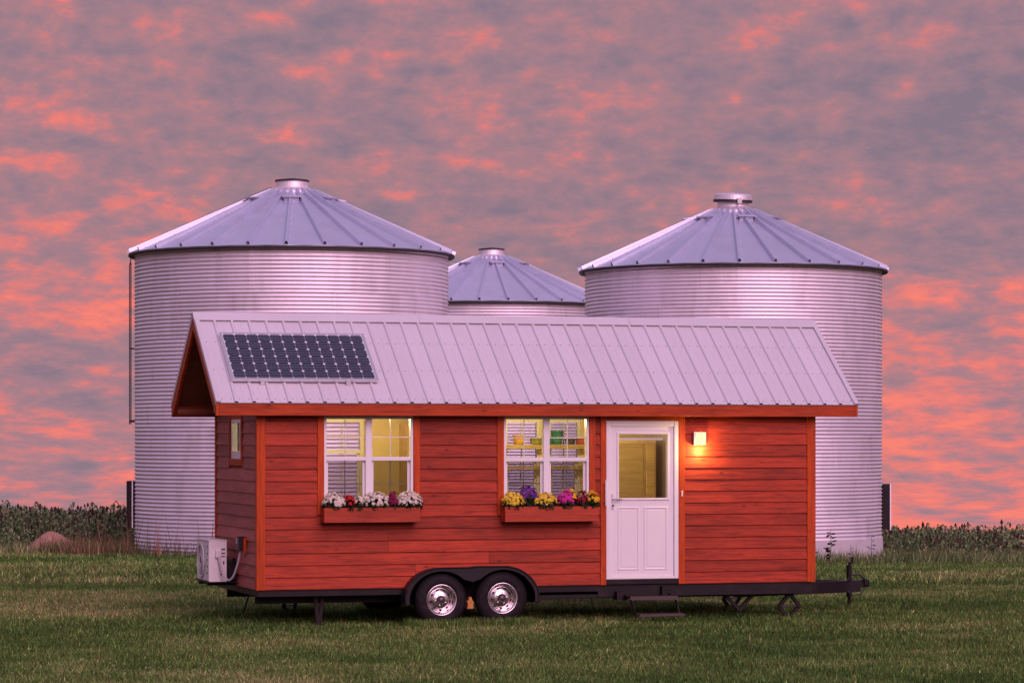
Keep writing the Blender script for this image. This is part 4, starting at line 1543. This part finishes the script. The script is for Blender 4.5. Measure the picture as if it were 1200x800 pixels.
# ------------------------------------------------------------------ dirt mound
mat('dirt', (0.40, 0.23, 0.18), 0.95, var=0.35, vscale=3, bump=0.8, bscale=9, spec=0.1, dirt=(0.10, 0.05, 0.035), dscale=4, damt=0.6)
MX, MY = -12.15, 78.0
mb = MB()
nr, na = 14, 40
vs, fs = [], []
rgm = np.random.default_rng(5)
for i in range(nr + 1):
    q = i / nr
    for k in range(na):
        a = 2 * math.pi * k / na
        rr = q * (1.05 + 0.10 * math.sin(2 * a + 0.5) + 0.06 * math.sin(5 * a))
        skew = -0.12 * (1 - q)
        h = 0.62 * max(0.0, 1 - q ** 1.25) + (rgm.uniform(-0.03, 0.03) if 0 < i < nr else 0)
        vs.append((rr * math.cos(a) + skew, rr * 0.8 * math.sin(a), h - 0.12 * q - 0.1))
for i in range(nr):
    for k in range(na):
        fs.append((i * na + k, i * na + (k + 1) % na, (i + 1) * na + (k + 1) % na, (i + 1) * na + k))
mb.add(vs, fs)
o = mb.obj('dirt_mound', 'dirt', None, True, (MX, MY, float(gz(MX, MY)) + 0.05))
tag(o, 'heap of bare reddish dirt in front of the tall crop', 'dirt mound')


# ------------------------------------------------------------------ grass
def vnoise(x, y, s, seed):
    """smooth value noise in numpy"""
    r = np.random.default_rng(seed)
    T = r.uniform(0, 1, (64, 64))
    u, v = x * s, y * s
    i, j = np.floor(u).astype(int), np.floor(v).astype(int)
    fu, fv = u - i, v - j
    fu, fv = fu * fu * (3 - 2 * fu), fv * fv * (3 - 2 * fv)
    g = lambda a, b: T[a % 64, b % 64]
    return (g(i, j) * (1 - fu) + g(i + 1, j) * fu) * (1 - fv) + (g(i, j + 1) * (1 - fu) + g(i + 1, j + 1) * fu) * fv


def blades(n, ylo, yhi, hlo, hhi, w, seed, lean=0.5, xr=None, pal=None, dens=None):
    r = np.random.default_rng(seed)
    # uniform over a wedge-shaped area that reaches past both sides of the view
    y = ylo + (yhi - ylo) * r.uniform(0, 1, n)
    half = 0.20 * y + 1.5
    keep = r.uniform(0, 1, n) < half / half.max()
    y, half = y[keep], half[keep]
    x = r.uniform(-1, 1, len(y)) * half
    if xr is not None:
        m = xr(x, y)
        x, y = x[m], y[m]
    z = gz(x, y)
    pn = 0.5 * vnoise(x, y, 0.35, 3) + 0.3 * vnoise(x, y, 1.3, 4) + 0.2 * vnoise(x, y, 4.0, 5)
    if dens is not None:
        m = r.uniform(0, 1, len(x)) < dens(pn)
        x, y, z, pn = x[m], y[m], z[m], pn[m]
    k = len(x)
    h = r.uniform(hlo, hhi, k) * (0.7 + 0.7 * vnoise(x, y, 2.2, 9))
    a = r.uniform(0, 2 * math.pi, k)
    ln = r.uniform(0.1, 1.0, k) * lean * h
    ww = w * r.uniform(0.6, 1.3, k)
    b = r.uniform(0, 2 * math.pi, k)
    p0 = np.stack([x - np.cos(b) * ww, y - np.sin(b) * ww, z - 0.01], 1)
    p1 = np.stack([x + np.cos(b) * ww, y + np.sin(b) * ww, z - 0.01], 1)
    p2 = np.stack([x + np.cos(a) * ln, y + np.sin(a) * ln, z + h], 1)
    v = np.stack([p0, p1, p2], 1).reshape(-1, 3)
    pal = pal or ((0.055, 0.118, 0.024), (0.160, 0.262, 0.062), (0.42, 0.37, 0.17))
    q = np.clip((pn - 0.5) * 1.5 + 0.35 + r.normal(0, 0.26, k), 0, 1)[:, None]
    g0, g1, g2 = (np.array(c) for c in pal)
    tone = np.where(q < 0.55, g0 + (g1 - g0) * q / 0.55, g1 + (g2 - g1) * (q - 0.55) / 0.45)
    tone = tone * np.exp(r.normal(0, 0.48, k))[:, None]
    return v, np.repeat(tone, 3, 0)


def stuff(name, parts, m, label, cat):
    v = np.concatenate([p[0] for p in parts])
    t = np.concatenate([p[1] for p in parts])
    o = link(name, tri_mesh(name, v, t, m))
    tag(o, label, cat, kind='stuff')
    return o


tuft_mask = lambda x, y: vnoise(x, y, 3.1, 61) * 0.6 + vnoise(x, y, 1.1, 62) * 0.4 > 0.63
not_bin = lambda x, y: ((x + 5.8) ** 2 + (y - 77.4) ** 2 > 4.1 ** 2) & ((x - 6.15) ** 2 + (y - 81.7) ** 2 > 4.1 ** 2)
stuff('lawn_grass', [
    blades(430000, 24.5, 36, 0.022, 0.055, 0.0070, 21, 1.5),
    blades(380000, 36, 50, 0.025, 0.062, 0.0090, 22, 1.5),
    blades(230000, 50, 90, 0.04, 0.10, 0.015, 23, 1.2, not_bin),
    blades(230000, 24.5, 50, 0.008, 0.036, 0.016, 25, 2.2, None, ((0.045, 0.10, 0.025), (0.12, 0.20, 0.06), (0.30, 0.33, 0.16)), lambda p: np.clip((p - 0.47) * 6, 0, 1)),
    blades(90000, 24.5, 52, 0.05, 0.11, 0.006, 26, 0.9, tuft_mask, ((0.07, 0.13, 0.03), (0.17, 0.24, 0.06), (0.36, 0.30, 0.13))),
    blades(26000, 25, 60, 0.07, 0.14, 0.006, 24, 0.6, None, ((0.06, 0.06, 0.02), (0.14, 0.12, 0.045), (0.26, 0.19, 0.09))),
], 'blade', 'short mown grass of the field round the house', 'grass')

def near_support(x, y):
    c, t_ = math.cos(HT), math.sin(HT)
    u = (x - HX) * c + (y - HY) * t_
    v = -(x - HX) * t_ + (y - HY) * c
    d = np.full(len(x), 9.0)
    for uu, vv, rr in ((2.354, -0.12, 0.42), (3.172, -0.12, 0.42), (8.70, VR, 0.2), (0.93, WD - 0.3, 0.4), (2.75, WD + 0.1, 0.8)):
        d = np.minimum(d, np.hypot(u - uu, (v - vv)) / rr)
    return d < 1.0


stuff('rank_tufts', [blades(900000, 35, 42, 0.055, 0.12, 0.006, 27, 0.8, near_support)], 'blade', 'longer grass the mower missed round the trailer tyres and jacks', 'grass')

# taller rank grass that has not been mown round the bins
DRY = ((0.06, 0.06, 0.025), (0.17, 0.105, 0.06), (0.30, 0.15, 0.10))
nearL = lambda x, y: (np.hypot(x + 5.8, y - 77.4) < 6.6) & (np.hypot(x + 5.8, y - 77.4) > 4.14) & (y < 79)
nearR = lambda x, y: (np.hypot(x - 6.15, y - 81.7) < 7.0) & (np.hypot(x - 6.15, y - 81.7) > 4.2) & (y < 84)
stuff('rank_grass', [
    blades(90000, 69, 80, 0.15, 0.50, 0.010, 31, 0.55, nearL, DRY, lambda p: np.clip((p - 0.35) * 3, 0.05, 1)),
    blades(60000, 72, 86, 0.08, 0.26, 0.010, 32, 0.55, nearR, DRY, lambda p: np.clip((p - 0.4) * 3, 0.02, 1)),
    blades(60000, 75, 88, 0.08, 0.38, 0.015, 33, 0.9, not_bin, ((0.09, 0.13, 0.05), (0.21, 0.25, 0.10), (0.40, 0.28, 0.16))),
    blades(1100, 70, 79, 0.7, 1.25, 0.010, 34, 0.25, nearL, ((0.14, 0.06, 0.035), (0.28, 0.12, 0.085), (0.36, 0.19, 0.13))),
], 'blade', 'tall dry reddish grass left standing round the grain bins', 'grass')


# ------------------------------------------------------------------ crop field behind
def crop(n, seed):
    r = np.random.default_rng(seed)
    y = 73.5 + (r.uniform(0, 1, n) ** 1.3) * 46
    half = 0.21 * y + 3
    x = r.uniform(-1, 1, n) * half
    m = not_bin(x, y)
    front = 78.5 + 3.6 * (vnoise(x, y * 0, 0.35, 71) - 0.5) - 3.0 / (1 + np.exp((x + 11.5) * 1.2)) + 1.5 / (1 + np.exp(-(x - 9)))
    m &= y > front
    m &= (r.uniform(0, 1, n) < np.clip((y - front) / 4.0, 0.2, 1.0))
    m &= ~((np.abs(x - MX) < 1.25) & (y < MY + 0.9) & (y > MY - 6) & (r.uniform(0, 1, n) < 0.93))
    grow = np.clip(0.32 + 0.13 * (y - front), 0.32, 1.0)[m]
    x, y = x[m], y[m]
    k = len(x)
    z = gz(x, y)
    side = 1.0 / (1 + np.exp(-(x) / 2.5))              # taller stand to the west
    H = grow * (1.02 * (1 - side) + 0.86 * side) * r.uniform(0.78, 1.12, k) * (0.86 + 0.28 * vnoise(x, y, 0.8, 72))
    V, T = [], []
    pal0, pal1, pal2 = np.array((0.09, 0.145, 0.060)), np.array((0.23, 0.32, 0.14)), np.array((0.42, 0.33, 0.20))
    base = np.clip(vnoise(x, y, 0.6, 73) * 0.7 + r.uniform(-0.1, 0.4, k), 0, 1)
    for j in range(15):
        zz = z + H * r.uniform(0.12, 0.98, k)
        a = r.uniform(0, 2 * math.pi, k)
        ln = H * r.uniform(0.14, 0.32, k)
        w = r.uniform(0.016, 0.045, k)
        up = r.uniform(-0.25, 0.75, k) * ln
        ca, sa = np.cos(a), np.sin(a)
        p0 = np.stack([x, y, zz], 1)
        mid = np.stack([x + ca * ln * 0.55, y + sa * ln * 0.55, zz + up], 1)
        tip = np.stack([x + ca * ln, y + sa * ln, zz + up * 0.6 - 0.05], 1)
        wv = np.stack([-sa * w, ca * w, np.zeros(k)], 1)
        V.append(np.stack([p0, mid + wv, mid - wv, mid + wv, tip, mid - wv], 1).reshape(-1, 3))
        q = np.clip(base + r.normal(0, 0.2, k), 0, 1)[:, None]
        t = np.where(q < 0.6, pal0 + (pal1 - pal0) * q / 0.6, pal1 + (pal2 - pal1) * (q - 0.6) / 0.4)
        T.append(np.repeat(t, 6, 0))
    # stalks and seed heads
    hs = H * r.uniform(0.92, 1.08, k)
    w = 0.010
    p = np.stack([x - w, y, z], 1)
    q = np.stack([x + w, y, z], 1)
    s = np.stack([x, y, z + hs], 1)
    V.append(np.stack([p, q, s], 1).reshape(-1, 3))
    T.append(np.repeat(np.tile(np.array((0.09, 0.075, 0.05)), (k, 1)), 3, 0))
    m = r.uniform(0, 1, k) < 0.5
    c = s[m]
    hd = r.uniform(0.03, 0.075, m.sum())
    for ax in (0, 1):
        d = np.zeros((len(c), 3))
        d[:, ax] = hd * 0.7
        u = np.zeros((len(c), 3))
        u[:, 2] = hd * 1.6
        V.append(np.stack([c - d, c + d, c + u, c - d, c - u * 0.8, c + d], 1).reshape(-1, 3))
        T.append(np.repeat(np.tile(np.array((0.085, 0.05, 0.040)), (len(c), 1)) * r.uniform(0.6, 1.4, len(c))[:, None], 6, 0))
    return np.concatenate(V), np.concatenate(T)


o = stuff('crop_field', [crop(30000, 51)], 'blade', 'tall dark green crop standing behind the grain bins', 'crop')


# ------------------------------------------------------------------ weeds and clover
def weed(x, y, h, label, seed, n=12):
    r = np.random.default_rng(seed)
    z = float(gz(x, y))
    e = empty('weed_plant', (x, y, z), 0, label, 'weed', 'weeds by the concrete foundation')
    pts = [(0.05 * h * math.sin(2.0 * q) * r.uniform(0.5, 1.2), 0.02 * q, h * q) for q in np.linspace(0, 1, 6)]
    MB().tube(pts, [0.010, 0.009, 0.008, 0.007, 0.005, 0.003], 5).obj('stem', 'weed_stem', e)
    vs, ts = [], []
    for i in range(n):
        q = r.uniform(0.25, 1.0)
        p = np.array([np.interp(q, np.linspace(0, 1, 6), [c[0] for c in pts]), 0.02 * q, h * q])
        a = r.uniform(0, 2 * math.pi)
        ln = h * r.uniform(0.10, 0.2)
        d = np.array([math.cos(a), math.sin(a) * 0.6, r.uniform(-0.6, 0.4)]) * ln
        s = np.array([-math.sin(a), math.cos(a), 0.5]) * ln * 0.28
        vs += [p, p + d * 0.5 + s, p + d, p, p + d, p + d * 0.5 - s]
        t = np.array((0.045, 0.055, 0.025)) * r.uniform(0.5, 1.6)
        ts += [t] * 6
    link('leaves', tri_mesh('leaves', np.array(vs), np.array(ts), 'leaf'), e)


mat('weed_stem', (0.07, 0.055, 0.035), 0.8)
weed(7.35, 68.0, 0.92, 'tallest leafy weed standing before the concrete foundation', 1, 26)
weed(7.05, 68.5, 0.62, 'thin bent weed closest to the house before the foundation', 2, 9)
weed(7.95, 69.0, 0.55, 'small leafy weed between the tall one and the tongue jack', 3, 12)
weed(8.45, 69.2, 0.78, 'slender weed with few leaves behind the tongue jack', 4, 9)

# white clover heads in the near lawn
r = np.random.default_rng(91)
n = 90
cx = r.normal(-3.55, 0.75, n)
cy = r.normal(29.9, 0.55, n)
d = r.uniform(0.004, 0.008, n)
V, T = [], []
cz = gz(cx, cy) + r.uniform(0.05, 0.085, n)
c = np.stack([cx, cy, cz], 1)
for sx, sy in ((1, 0), (0, 1), (0.7, 0.7), (0.7, -0.7)):
    a = np.stack([d * sx, d * sy, d * 0], 1)
    u = np.stack([d * 0, d * 0, d * 0.9], 1)
    V.append(np.stack([c - a, c + a, c + u, c - a, c - u, c + a], 1).reshape(-1, 3))
    T.append(np.tile(np.array((0.62, 0.58, 0.46)), (len(c) * 6, 1)))
o = link('clover_flowers', tri_mesh('clover_flowers', np.concatenate(V), np.concatenate(T), 'petal'))
tag(o, 'tiny white clover flowers scattered in the lawn', 'clover', kind='stuff')
